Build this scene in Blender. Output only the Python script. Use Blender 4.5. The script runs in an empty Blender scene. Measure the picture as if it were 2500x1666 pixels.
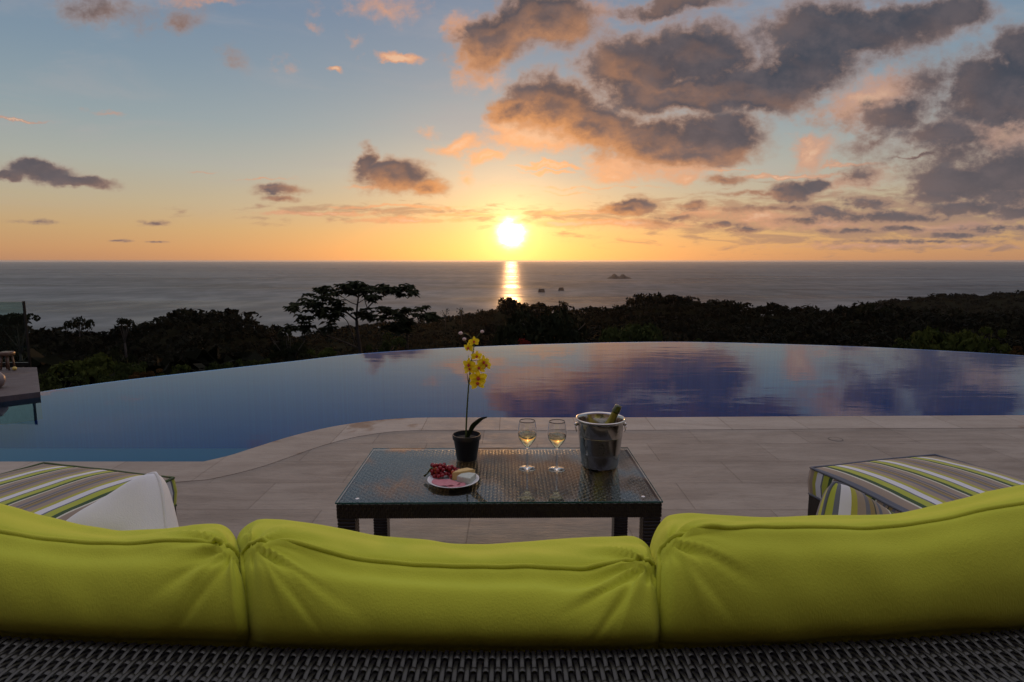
import bpy, math, random
import numpy as np
from mathutils import Vector, Matrix, Euler
R = math.radians
sc = bpy.context.scene
col = sc.collection
rng = np.random.default_rng(7)
random.seed(7)

# ------------------------------------------------------------------ camera
CAMZ = 1.34; F = 1500.0; TH = math.atan(197/1500.0)
cd = bpy.data.cameras.new('camera'); cam = bpy.data.objects.new('camera', cd); col.objects.link(cam)
cam.location = (0, 0, CAMZ); cam.rotation_euler = (R(90)-TH, 0, 0)
cd.lens = F/2500*36; cd.sensor_width = 36; cd.clip_start = 0.02; cd.clip_end = 200000
sc.camera = cam
CT, ST = math.cos(TH), math.sin(TH)
def ray(px, py):
    a = (px-1250)/F; s = (833-py)/F
    return a, CT+s*ST, -ST+s*CT
def atz(px, py, z=0.0):
    x, y, dz = ray(px, py); t = (z-CAMZ)/dz
    return Vector((x*t, y*t, z))
def atD(px, py, D):
    x, y, dz = ray(px, py); t = D/y
    return Vector((x*t, D, CAMZ+dz*t))
def topx(p):
    yc = p[1]*CT-(p[2]-CAMZ)*ST; zc = p[1]*ST+(p[2]-CAMZ)*CT
    return 1250+F*p[0]/yc, 833-F*zc/yc
def uv_of(px, py):
    x, y, z = ray(px, py); return x/y, z/y

# ------------------------------------------------------------------ node helpers
class NT:
    def __init__(s, tree): s.t = tree; s.n = tree.nodes; s.l = tree.links
    def __call__(s, typ, ins=None, **kw):
        nd = s.n.new(typ)
        for k, v in kw.items(): setattr(nd, k, v)
        for k, v in (ins or {}).items():
            if isinstance(v, bpy.types.NodeSocket): s.l.new(v, nd.inputs[k])
            else: nd.inputs[k].default_value = v
        return nd
    def math(s, op, a, b=0.0, c=0.0, clamp=False):
        nd = s.n.new('ShaderNodeMath'); nd.operation = op; nd.use_clamp = clamp
        for i, v in enumerate((a, b, c)):
            if isinstance(v, bpy.types.NodeSocket): s.l.new(v, nd.inputs[i])
            elif i < len(nd.inputs): nd.inputs[i].default_value = v
        return nd.outputs[0]
    def vmath(s, op, a, b=None, scale=None):
        nd = s.n.new('ShaderNodeVectorMath'); nd.operation = op
        for i, v in enumerate((a, b)):
            if v is None: continue
            if isinstance(v, bpy.types.NodeSocket): s.l.new(v, nd.inputs[i])
            else: nd.inputs[i].default_value = v
        if scale is not None:
            if isinstance(scale, bpy.types.NodeSocket): s.l.new(scale, nd.inputs['Scale'])
            else: nd.inputs['Scale'].default_value = scale
        return nd.outputs['Value'] if op in ('LENGTH', 'DOT_PRODUCT') else nd.outputs[0]
    def ramp(s, fac, stops, interp='LINEAR'):
        nd = s.n.new('ShaderNodeValToRGB'); cr = nd.color_ramp; cr.interpolation = interp
        while len(cr.elements) > 1: cr.elements.remove(cr.elements[-1])
        cr.elements[0].position = stops[0][0]; cr.elements[0].color = (*stops[0][1], 1)
        for p, c in stops[1:]:
            e = cr.elements.new(p); e.color = (*c, 1)
        s.l.new(fac, nd.inputs[0]); return nd.outputs[0]
    def smooth(s, x, lo, hi, a=0.0, b=1.0):
        nd = s.n.new('ShaderNodeMapRange'); nd.interpolation_type = 'SMOOTHSTEP'
        s.l.new(x, nd.inputs[0])
        for i, v in enumerate((lo, hi, a, b)): nd.inputs[i+1].default_value = v
        return nd.outputs[0]
    def mix(s, fac, a, b, mode='MIX'):
        nd = s.n.new('ShaderNodeMix'); nd.data_type = 'RGBA'; nd.blend_type = mode
        for k, v in ((0, fac), (6, a), (7, b)):
            if isinstance(v, bpy.types.NodeSocket): s.l.new(v, nd.inputs[k])
            else: nd.inputs[k].default_value = v if k == 0 else (*v, 1)
        return nd.outputs[2]
    def noise(s, vec, scale, detail=4, rough=0.5, dist=0.0):
        nd = s.n.new('ShaderNodeTexNoise')
        if vec is not None: s.l.new(vec, nd.inputs['Vector'])
        nd.inputs['Scale'].default_value = scale; nd.inputs['Detail'].default_value = detail
        nd.inputs['Roughness'].default_value = rough; nd.inputs['Distortion'].default_value = dist
        return nd

# ------------------------------------------------------------------ world: evening sky with clouds
SUN_PX = (1248, 570)
w = bpy.data.worlds.new('World'); sc.world = w; w.use_nodes = True
N = NT(w.node_tree); N.n.clear()
dirv = N('ShaderNodeTexCoord').outputs['Generated']
sep = N('ShaderNodeSeparateXYZ', {0: dirv})
dx, dy, dz = sep.outputs[0], sep.outputs[1], sep.outputs[2]
dys = N.math('MAXIMUM', dy, 0.08)
U = N.math('DIVIDE', dx, dys); V = N.math('DIVIDE', dz, dys)
P = N('ShaderNodeCombineXYZ', {0: U, 1: V, 2: 0.0}).outputs[0]
# noises: perspective-compressed towards the horizon
Vl = N.math('POWER', N.math('MAXIMUM', V, 0.0005), 0.75)
Pn = N('ShaderNodeCombineXYZ', {0: U, 1: N.math('MULTIPLY', Vl, 1.25), 2: 0.0}).outputs[0]
n1 = N.noise(Pn, 7.0, 3, 0.5); n2 = N.noise(Pn, 17.0, 6, 0.58)
w1 = N.vmath('SUBTRACT', n1.outputs['Color'], (0.5, 0.5, 0.5)); w2 = N.vmath('SUBTRACT', n2.outputs['Color'], (0.5, 0.5, 0.5))
wv = N.vmath('ADD', N.vmath('SCALE', w1, scale=0.035), N.vmath('SCALE', w2, scale=0.075))
amp = N.smooth(V, 0.0, 0.22, 0.16, 1.0)
wv = N.vmath('MULTIPLY', N.vmath('SCALE', wv, scale=amp), (1.0, 0.75, 0.0))
PW = N.vmath('ADD', P, wv)
def blob(vec, px, py, rx, ry, rot=0, k=1.0):
    u, v = uv_of(px, py)
    u2, _ = uv_of(px+rx, py); _, v2 = uv_of(px, py-ry); _, v3 = uv_of(px, py+ry)
    su = abs(u2-u)*1.84; sv = abs(v2-v3)*0.5*1.84
    m = N('ShaderNodeMapping', {0: vec, 1: (u, v, 0), 2: (0, 0, R(rot)), 3: (su, sv, 1)}, vector_type='TEXTURE')
    g = N('ShaderNodeTexGradient', {0: m.outputs[0]}, gradient_type='SPHERICAL').outputs[1]
    return N.math('MULTIPLY', g, k) if k != 1.0 else g
def union(bl, vec):
    f = blob(vec, *bl[0])
    for b in bl[1:]: f = N.math('SMOOTH_MAX', f, blob(vec, *b), 0.14)
    return f
DARK = [(1560,165,120,80),(1705,135,135,75),(1660,235,150,45),(1800,225,190,55),(1960,160,150,80,20),(2060,75,190,65),(2230,50,130,50),
 (2330,25,90,40),(1215,95,100,60,30),(1330,50,120,65),(1650,15,140,24,8,.8),(1345,255,105,62),(1450,300,110,48),(1260,262,55,35),
 (1590,345,110,48),(1745,335,115,55),(1690,375,150,28),(2410,215,110,85,25),(2490,150,80,80),(2480,260,90,60),(2190,285,110,52,15,.75),
 (2310,330,120,40,0,.8),(2480,425,150,60),(2350,445,130,45),(1935,472,55,26),(1990,455,38,20),(1530,508,68,18),(960,428,78,38),
 (893,400,26,34,-10),(1035,455,55,24,0,.8),(685,465,62,13,0,.8),(690,487,45,8,0,.7),(95,418,80,24,-4),(185,440,85,15,-6),(20,434,40,12),
 (240,18,130,42,-5,.55),(430,48,80,38,10,.5),(565,150,55,36,-35,.42),(375,543,42,9,0,.65),(90,540,60,7,0,.5),(295,587,30,3,0,.6),
 (388,591,26,3,0,.6),(2235,381,60,7,0,.8),(1775,441,55,14,0,.7),(2360,510,110,16,0,.9),(1890,512,170,11,0,.65),(2150,530,190,17,0,.75),
 (2420,560,170,12,0,.6),(2080,565,90,9,0,.7),(1760,548,60,9,0,.7),(1650,533,90,10,0,.6),(2250,590,220,7,0,.55),(1820,560,45,9,0,.75),(1960,540,60,12,0,.75),(2030,520,50,14,0,.8),(2200,560,60,9,0,.8),(2330,575,70,8,0,.75),(1690,505,40,14,0,.7),(1600,545,45,10,0,.65),(2120,500,70,16,0,.7),(2480,520,80,18,0,.85),(2330,370,190,90,10,.62),(2130,340,90,45,20,.55),(2450,480,160,50,0,.7),(2270,200,120,70,20,.6),(2040,290,80,40,0,.5),(1450,120,60,60,0,.5),(2290,480,90,22,0,.8),(1860,478,160,7,0,.6),(2090,430,70,30,10,.62)]
WARM = [(1330,335,130,36,5,1),(1250,310,55,38,0,.9),(1520,400,90,40,0,.8),(1640,405,150,26,0,.8),(1165,140,70,55,60,.75),(1135,75,40,50,0,.6),
 (1190,190,45,40,0,.6),(1120,362,62,20,15,.9),(1185,385,50,18,20,.9),(1055,325,26,18,0,.5),(2150,235,120,60,20,.8),(2060,270,90,45,0,.7),
 (1985,375,60,40,40,.8),(1500,428,55,16,0,.8),(1670,428,60,18,0,.8),(1130,430,26,24,0,.6),(975,138,56,13,-6,1.1),(825,168,24,7,-5,.95),(770,60,30,14,-45,.45),
 (870,90,40,12,-10,.45),(930,22,130,34,0,.55),(700,165,42,18,-25,.45),(45,288,60,4,-3,.9),(265,265,46,7,-5,.6),(500,4,110,10,0,.6),
 (1345,405,80,6,0,1),(1340,418,60,4,0,.8),(960,505,180,4,0,.7),(780,521,160,6,0,.8),(1140,522,120,5,0,.8),(1000,538,150,6,0,.85),(900,455,60,6,0,.8),
 (1400,545,170,9,0,.9),(1420,518,140,6,0,.8),(1560,548,120,12,0,.85),(1720,520,90,20,0,.7),(1930,430,160,6,2,.85),(2060,400,90,5,0,.8),(1760,415,90,4,0,.7),
 (1860,530,110,18,0,.75),(2000,545,180,20,0,.7),(2300,555,230,16,0,.7),(2150,600,330,8,0,.55),(2080,440,110,28,12,.7),(640,438,90,3,0,.6),(500,413,60,3,0,.5),
 (1450,20,90,60,0,.45),(2440,330,120,60,0,.8),(2330,600,200,7,0,.5),(1440,455,300,4,0,.45),(1380,470,60,4,0,.6)]
fine = N.noise(Pn, 52.0, 6, 0.62, 0.2)
fw = N.math('SUBTRACT', fine.outputs[0], 0.5)
fld = N.math('MULTIPLY_ADD', N.math('SUBTRACT', n2.outputs[0], 0.5), 0.55, N.math('MULTIPLY', fw, N.smooth(V, 0.02, 0.16, 1.05, 0.5)))
FD = union(DARK, PW); FW = union(WARM, PW)
_su, _sv = uv_of(*SUN_PX)
tosun = N.vmath('NORMALIZE', N.vmath('SUBTRACT', (_su, _sv-.12, 0), P))
FS = union(DARK, N.vmath('ADD', PW, N.vmath('SCALE', tosun, scale=N.math('MULTIPLY', N.smooth(V, 0.0, 0.25, 0.25, 1.0), 0.045))))
fd = N.math('ADD', FD, N.math('MULTIPLY', fld, N.smooth(FD, 0.0, 0.3, 0.0, 0.95)))
fwm = N.math('ADD', FW, N.math('MULTIPLY', fld, N.smooth(FW, 0.0, 0.2, 0.0, 1.0)))
front = N.smooth(dy, 0.1, 0.25)
aD = N.math('MULTIPLY', N.smooth(fd, 0.14, 0.56), front); coreD = N.smooth(fd, 0.24, 0.66)
aW = N.math('MULTIPLY', N.smooth(fwm, 0.18, 0.75, 0.0, 0.92), front)
# angular distance to the sun
su, sv = uv_of(*SUN_PX)
sdir = Vector((su, 1, sv)).normalized()
ang = N.math('ARCCOSINE', N.math('MINIMUM', N.vmath('DOT_PRODUCT', N.vmath('NORMALIZE', dirv), tuple(sdir)), 0.9999999))
azd = N.math('ABSOLUTE', N.math('ARCTAN2', dx, dy))
def expo(x, k, a): return N.math('MULTIPLY', N.math('POWER', 2.718, N.math('MULTIPLY', x, -1.0/k)), a)
el = N.math('ARCSINE', N.math('MINIMUM', N.math('MAXIMUM', dz, 0.0), 0.9999))
base = N.ramp(N.math('DIVIDE', el, 1.5708), [(0.0, (.38,.205,.130)),(.010, (.44,.245,.135)),(.028, (.45,.295,.160)),(.052, (.41,.340,.235)),(.085, (.335,.350,.320)),
  (.125, (.240,.305,.340)),(.17, (.180,.255,.330)),(.22, (.140,.212,.315)),(.27, (.125,.190,.295)),(.36, (.45,.43,.45)),(.55, (.76,.72,.73)),(1.0, (.79,.75,.77))])
west = N.smooth(azd, 0.9, 2.6, 1.0, 0.45)
base = N.mix(1.0, base, N('ShaderNodeCombineXYZ', {0: west, 1: west, 2: N.math('ADD', N.math('MULTIPLY', west, 0.6), 0.4)}).outputs[0], 'MULTIPLY')
# low flat glow hugging the horizon round the sun, plus the aureole
hor = N.math('MULTIPLY', expo(el, 0.055, 1.0), expo(azd, 0.34, 0.52))
glow = N.vmath('ADD', N.vmath('SCALE', (0.66,0.25,0.02), scale=hor), N.vmath('SCALE', (0.42,0.26,0.12), scale=expo(ang, 0.17, 0.48)))
glow = N.vmath('ADD', glow, N.vmath('SCALE', (1.6,.85,0.26), scale=expo(ang, 0.034, .9)))
core = N.math('POWER', 2.718, N.math('MULTIPLY', N.math('POWER', N.math('DIVIDE', N.math('ADD', ang, N.math('MULTIPLY', fw, 0.016)), 0.0135), 2.0), -1.0))
glow = N.vmath('ADD', glow, N.vmath('SCALE', (9.0,7.0,4.6), scale=core))
sky = N('ShaderNodeTexSky', sky_type='NISHITA', sun_disc=False, sun_elevation=R(2.5), sun_rotation=0.0, altitude=150.0)
skyn = N.vmath('SCALE', sky.outputs[0], scale=0.02)
clear = N.vmath('ADD', N.vmath('ADD', base, glow), skyn)
cir = N.noise(N('ShaderNodeMapping', {0: Pn, 2: (0, 0, R(-24)), 3: (2.6, 9.0, 1)}).outputs[0], 1.0, 6, .6, .6)
aC = N.math('MULTIPLY', N.smooth(cir.outputs[0], .46, .78, 0.0, .42), N.smooth(V, .04, .16))
clear = N.mix(aC, clear, (.46,.40,.39))
prox = expo(ang, 0.42, 1.15)
warmc = N.mix(prox, (.30,.235,.245), (1.15,.47,.15))
warmc = N.vmath('ADD', warmc, N.vmath('SCALE', (1.2,.7,.25), scale=expo(ang, 0.06, 1.0)))
bright = N.smooth(fwm, 0.55, 0.9, 0.0, 0.45)
warmc = N.mix(bright, warmc, (.95,.68,.45))
corec = N.mix(N.smooth(V, 0.02, 0.30), (.140,.115,.118), (.062,.070,.092))
corec = N.mix(N.smooth(ang, 0.05, 0.5, 0.55, 0.0), corec, (.26,.145,.10))
mottle = N.smooth(n2.outputs[0], 0.35, 0.68)
corec = N.mix(N.math('MULTIPLY', mottle, 0.38), corec, (.20,.155,.155))
lit = N.math('MULTIPLY', N.smooth(N.math('ADD', N.math('SUBTRACT', FD, FS), N.math('MULTIPLY', fw, .30)), -0.02, 0.45), expo(ang, 0.36, .95), clamp=True)
lit = N.math('MULTIPLY', lit, N.smooth(fd, 0.32, 1.05, 1.5, 0.10), clamp=True)
corec = N.mix(lit, corec, N.mix(prox, (.30,.21,.18), (1.15,.46,.12)))
edgec = N.mix(prox, (.17,.160,.180), (.80,.37,.15))
dcol = N.mix(coreD, edgec, corec)
bmask = N.math('MAXIMUM', blob(P, 2120, 535, 620, 62), blob(P, 1400, 530, 330, 26, 0, .75))
bmask = N.math('MAXIMUM', bmask, blob(P, 900, 520, 330, 26, 0, .7))
bnk = N.noise(N('ShaderNodeMapping', {0: P, 3: (16.0, 78.0, 1)}).outputs[0], 1.0, 6, .6, .5)
aB = N.math('MULTIPLY', N.smooth(N.math('ADD', bmask, N.math('MULTIPLY', N.math('SUBTRACT', bnk.outputs[0], .5), 2.2)), .30, .80, 0, .72), N.math('MULTIPLY', N.smooth(bmask, 0.0, .2), front))
clear = N.mix(aB, clear, N.mix(prox, (.19,.155,.165), (.70,.34,.15)))
c1 = N.mix(aW, clear, warmc)
c2 = N.mix(N.math('MULTIPLY', aD, N.smooth(FD, 0.1, 0.6, 0.6, 1.0)), c1, dcol)
# keep the sun itself shining through the thin streaks
c3 = N.vmath('ADD', c2, N.vmath('SCALE', (14.0,11.0,7.0), scale=N.math('MULTIPLY', core, 0.35)))
below = N.smooth(dz, -0.02, -0.002)
c4 = N.mix(below, (.05,.045,.04), c3)
bg = N('ShaderNodeBackground', {0: c4, 1: 1.0})
out = N('ShaderNodeOutputWorld', {0: bg.outputs[0]})
w.cycles.sampling_method = 'MANUAL'; w.cycles.sample_map_resolution = 1024

sl = bpy.data.lights.new('sun', 'SUN'); so = bpy.data.objects.new('sun', sl); col.objects.link(so)
sl.energy = 0.5; sl.angle = R(0.9); sl.color = (1.0, 0.50, 0.20)
so.rotation_euler = Vector(sdir).to_track_quat('Z', 'Y').to_euler()
sc.view_settings.view_transform = 'Standard'; sc.view_settings.look = 'None'; sc.view_settings.exposure = 0.0; sc.view_settings.gamma = 1.0
cy = sc.cycles; cy.use_denoising = True; cy.max_bounces = 12; cy.transparent_max_bounces = 24; cy.caustics_reflective = False; cy.caustics_refractive = False
cy.sample_clamp_indirect = 4.0; cy.transmission_bounces = 10; cy.volume_bounces = 1

# ------------------------------------------------------------------ object helpers
def tag(o, label=None, cat=None, group=None, kind=None):
    if label: o['label'] = label
    if cat: o['category'] = cat
    if group: o['group'] = group
    if kind: o['kind'] = kind
    return o
def empty(name, loc=(0,0,0), rz=0.0):
    o = bpy.data.objects.new(name, None); col.objects.link(o); o.location = loc; o.rotation_euler = (0,0,rz); o.empty_display_size = 0.1
    return o
def link(name, me, mat, parent=None):
    o = bpy.data.objects.new(name, me); col.objects.link(o)
    if mat and not me.materials:
        me.materials.append(mat)
    if parent: o.parent = parent
    return o
def npmesh(name, V_, Q, uv=None, smooth=True):
    """V_ (n,3), Q (m,k) faces of equal size"""
    V_ = np.asarray(V_, dtype=np.float32); Q = np.asarray(Q, dtype=np.int32)
    me = bpy.data.meshes.new(name); k = Q.shape[1]
    me.vertices.add(len(V_)); me.vertices.foreach_set('co', V_.ravel())
    me.loops.add(Q.size); me.loops.foreach_set('vertex_index', Q.ravel())
    me.polygons.add(len(Q)); me.polygons.foreach_set('loop_start', np.arange(0, Q.size, k, dtype=np.int32))
    me.polygons.foreach_set('use_smooth', np.full(len(Q), smooth))
    if uv is not None:
        l = me.uv_layers.new(name='UVMap'); l.data.foreach_set('uv', np.asarray(uv, dtype=np.float32)[Q.ravel()].ravel())
    me.update(calc_edges=True); me.validate(); return me
class MB:
    def __init__(s): s.v = []; s.f = []
    def add(s, vs, fs):
        b = len(s.v); s.v += [tuple(v) for v in vs]; s.f += [tuple(i+b for i in f) for f in fs]
    def box(s, lo, hi, M=None, bev=0.0):
        x0,y0,z0 = lo; x1,y1,z1 = hi
        if bev > 0:
            b = bev; vs = []; 
            # chamfered box: three inset levels
            for (z, i) in ((z0, b), (z0+b, 0), (z1-b, 0), (z1, b)):
                ring = [(x0+i+b*(i==0), y0+i),(x1-i-b*(i==0), y0+i),(x1-i, y0+i+b*(i==0)),(x1-i, y1-i-b*(i==0)),(x1-i-b*(i==0), y1-i),(x0+i+b*(i==0), y1-i),(x0+i, y1-i-b*(i==0)),(x0+i, y0+i+b*(i==0))]
                if i > 0: ring = [(x0+b+b*.3,y0+b),(x1-b-b*.3,y0+b),(x1-b,y0+b+b*.3),(x1-b,y1-b-b*.3),(x1-b-b*.3,y1-b),(x0+b+b*.3,y1-b),(x0+b,y1-b-b*.3),(x0+b,y0+b+b*.3)]
                vs += [(x, y, z) for x, y in ring]
            fs = [(j*8+i, j*8+(i+1) % 8, (j+1)*8+(i+1) % 8, (j+1)*8+i) for j in range(3) for i in range(8)]
            fs += [tuple(range(7, -1, -1)), tuple(range(24, 32))]
        else:
            vs = [(x0,y0,z0),(x1,y0,z0),(x1,y1,z0),(x0,y1,z0),(x0,y0,z1),(x1,y0,z1),(x1,y1,z1),(x0,y1,z1)]
            fs = [(0,3,2,1),(4,5,6,7),(0,1,5,4),(1,2,6,5),(2,3,7,6),(3,0,4,7)]
        if M is not None: vs = [tuple(M @ Vector(v)) for v in vs]
        s.add(vs, fs); return s
    def tube(s, pts, rad, n=8, cap=True):
        pts = [Vector(p) for p in pts]; m = len(pts)
        if not hasattr(rad, '__len__'): rad = [rad]*m
        vs = []; up = None
        for i, p in enumerate(pts):
            t = (pts[min(i+1, m-1)]-pts[max(i-1, 0)])
            t = t.normalized() if t.length > 1e-9 else Vector((0,0,1))
            if up is None:
                up = Vector((0,0,1)) if abs(t.z) < .9 else Vector((1,0,0))
            a = t.cross(up)
            if a.length < 1e-6: a = t.cross(Vector((1,0,0.3)))
            a.normalize(); b = a.cross(t).normalized(); up = b
            for k in range(n):
                an = 2*math.pi*k/n; vs.append(p+(a*math.cos(an)+b*math.sin(an))*rad[i])
        fs = [(i*n+k, i*n+(k+1) % n, (i+1)*n+(k+1) % n, (i+1)*n+k) for i in range(m-1) for k in range(n)]
        if cap: fs += [tuple(range(n-1, -1, -1)), tuple(range((m-1)*n, m*n))]
        s.add(vs, fs); return s
    def lathe(s, prof, n=32, c=(0,0,0), M=None):
        vs = []; m = len(prof)
        for r, z in prof:
            for k in range(n):
                an = 2*math.pi*k/n; vs.append(Vector((r*math.cos(an), r*math.sin(an), z)))
        fs = [(i*n+k, i*n+(k+1) % n, (i+1)*n+(k+1) % n, (i+1)*n+k) for i in range(m-1) for k in range(n)]
        vs = [(M @ v if M else v)+Vector(c) for v in vs]
        s.add(vs, fs); return s
    def ball(s, c, r, n=12, M=None, sc_=(1,1,1)):
        pr = [(math.sin(math.pi*i/(n//2+2))*1.0, -math.cos(math.pi*i/(n//2+2))) for i in range(n//2+3)]
        pr[0] = (1e-4, -1); pr[-1] = (1e-4, 1)
        S = Matrix.Diagonal((r*sc_[0], r*sc_[1], r*sc_[2])).to_4x4()
        s.lathe(pr, n, c, (M.to_4x4() @ S) if M else S); return s
    def build(s, name, mat, parent=None, smooth=True):
        me = bpy.data.meshes.new(name); me.from_pydata(s.v, [], s.f); me.update()
        me.polygons.foreach_set('use_smooth', [smooth]*len(me.polygons))
        return link(name, me, mat, parent)
def autosmooth(o, ang=35):
    me = o.data; me.set_sharp_from_angle(angle=R(ang)); return o
def catmull(pts, n):
    P_ = np.array([tuple(p) for p in pts], dtype=float); m = len(P_)
    ex = np.vstack([2*P_[0]-P_[1], P_, 2*P_[-1]-P_[-2]])
    seg = np.linalg.norm(np.diff(P_, axis=0), axis=1); cum = np.concatenate([[0], np.cumsum(seg)])
    T = np.linspace(0, cum[-1], n); o = []
    for t in T:
        i = min(np.searchsorted(cum, t, 'right')-1, m-2); f = (t-cum[i])/max(seg[i], 1e-9)
        a, b, c, d = ex[i], ex[i+1], ex[i+2], ex[i+3]
        o.append(.5*((2*b)+(-a+c)*f+(2*a-5*b+4*c-d)*f*f+(-a+3*b-3*c+d)*f**3))
    return np.array(o)
def gridQ(nu, nv, cu=False, cv=False):
    I, J = np.meshgrid(np.arange(nu if cu else nu-1), np.arange(nv if cv else nv-1), indexing='ij')
    I = I.ravel(); J = J.ravel(); I2 = (I+1) % nu; J2 = (J+1) % nv
    return np.stack([I*nv+J, I2*nv+J, I2*nv+J2, I*nv+J2], 1)
def wob(x, y, seed, sc_=1.0, n=10, aniso=(1,1)):
    r = np.random.default_rng(seed); o = 0
    for i in range(n):
        f = sc_*(1+1.4*r.random()*i/2); th = r.random()*6.28; ph = r.random()*6.28
        o = o+np.sin((x*math.cos(th)*aniso[0]+y*math.sin(th)*aniso[1])*f+ph)/(1+i*.6)
    return o/3

# ------------------------------------------------------------------ materials
def mat(name, **kw):
    m = bpy.data.materials.new(name); m.use_nodes = True; T = NT(m.node_tree); b = T.n['Principled BSDF']
    for k, v in kw.items():
        k = {'col': 'Base Color', 'rough': 'Roughness', 'metal': 'Metallic', 'spec': 'Specular IOR Level', 'sheen': 'Sheen Weight', 'coat': 'Coat Weight', 'sss': 'Subsurface Weight'}.get(k, k)
        if k == 'Base Color' and not isinstance(v, bpy.types.NodeSocket): v = (*v, 1)
        b.inputs[k].default_value = v
    return m, T, b
def bump(T, b, h, strength=0.3, dist=0.01):
    bp = T('ShaderNodeBump', {'Height': h, 'Strength': strength, 'Distance': dist}); T.l.new(bp.outputs[0], b.inputs['Normal']); return bp
def simple(name, c1_, c2_, scale, rough=.6, bs=.2, bd=.003, **kw):
    m, T, b = mat(name, rough=rough, **kw)
    co = T('ShaderNodeTexCoord').outputs['Object']; n = T.noise(co, scale, 5, .6)
    T.l.new(T.mix(n.outputs[0], c1_, c2_), b.inputs['Base Color']); bump(T, b, n.outputs[0], bs, bd); return m

# sea
m_sea, T, b = mat('sea_water')
geo = T('ShaderNodeNewGeometry').outputs['Position']
mp = T('ShaderNodeMapping', {0: geo, 3: (0.006, 0.012, 1)}).outputs[0]
mp2 = T('ShaderNodeMapping', {0: geo, 3: (0.0006, 0.0018, 1)}).outputs[0]
h = T.math('ADD', T.math('MULTIPLY', T.noise(mp, 1.0, 7, .6).outputs[0], 7.0), T.math('MULTIPLY', T.noise(mp2, 1.0, 4, .55, .8).outputs[0], 22.0))
bp = T('ShaderNodeBump', {'Height': h, 'Strength': 0.35, 'Distance': 1.0})
rr = T.smooth(T.noise(mp2, 1.0, 4, .6, .8).outputs[0], .35, .65, .27, .40)
gl = T('ShaderNodeBsdfGlossy', {'Color': (1,1,1,1), 'Roughness': rr, 'Normal': bp.outputs[0]}); df = T('ShaderNodeBsdfDiffuse', {'Color': (.010,.018,.026,1)})
patch = T.math('MULTIPLY', T.smooth(T.noise(mp2, .6, 5, .6, 1.2).outputs[0], .3, .7, .8, 1.15), T.smooth(T.noise(T('ShaderNodeMapping', {0: geo, 3: (0.008, 0.0045, 1)}).outputs[0], 1.0, 4, .6).outputs[0], .36, .66, .185, .255))
mx = T('ShaderNodeMixShader', {0: patch, 1: df.outputs[0], 2: gl.outputs[0]}); T.l.new(mx.outputs[0], T.n['Material Output'].inputs[0]); T.n.remove(b)
# hills / forest
def leafmat(name, ca, cb, tr=.25, scale=.9):
    m, T, b = mat(name, rough=.85, spec=.05)
    g = T('ShaderNodeNewGeometry'); n = T.noise(g.outputs['Position'], scale, 3, .6)
    c = T.mix(T.smooth(n.outputs[0], .3, .7), ca, cb)
    T.l.new(c, b.inputs['Base Color'])
    tl = T('ShaderNodeBsdfTranslucent', {0: c}); mx = T('ShaderNodeMixShader', {0: tr, 1: b.outputs[0], 2: tl.outputs[0]})
    T.l.new(mx.outputs[0], T.n['Material Output'].inputs[0]); return m
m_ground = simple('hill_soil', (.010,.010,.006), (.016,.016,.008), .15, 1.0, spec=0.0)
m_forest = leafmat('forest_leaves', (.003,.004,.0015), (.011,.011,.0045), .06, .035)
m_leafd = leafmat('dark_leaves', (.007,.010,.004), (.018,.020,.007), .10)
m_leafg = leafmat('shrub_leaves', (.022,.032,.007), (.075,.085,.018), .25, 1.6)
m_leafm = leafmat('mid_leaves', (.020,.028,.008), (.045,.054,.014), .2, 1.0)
m_silh = leafmat('tree_leaves', (.016,.020,.010), (.030,.034,.014), .08, 1.0)
m_redf = leafmat('red_flowers', (.10,.008,.008), (.17,.02,.015), .3, 5.0)
m_orf = leafmat('rust_leaves', (.05,.028,.012), (.08,.045,.014), .3, 3.0)
m_bark = simple('bark', (.035,.026,.02), (.06,.045,.03), 6, .9)
m_rock = simple('island_rock', (.045,.036,.028), (.075,.06,.045), .02, .9)
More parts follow.
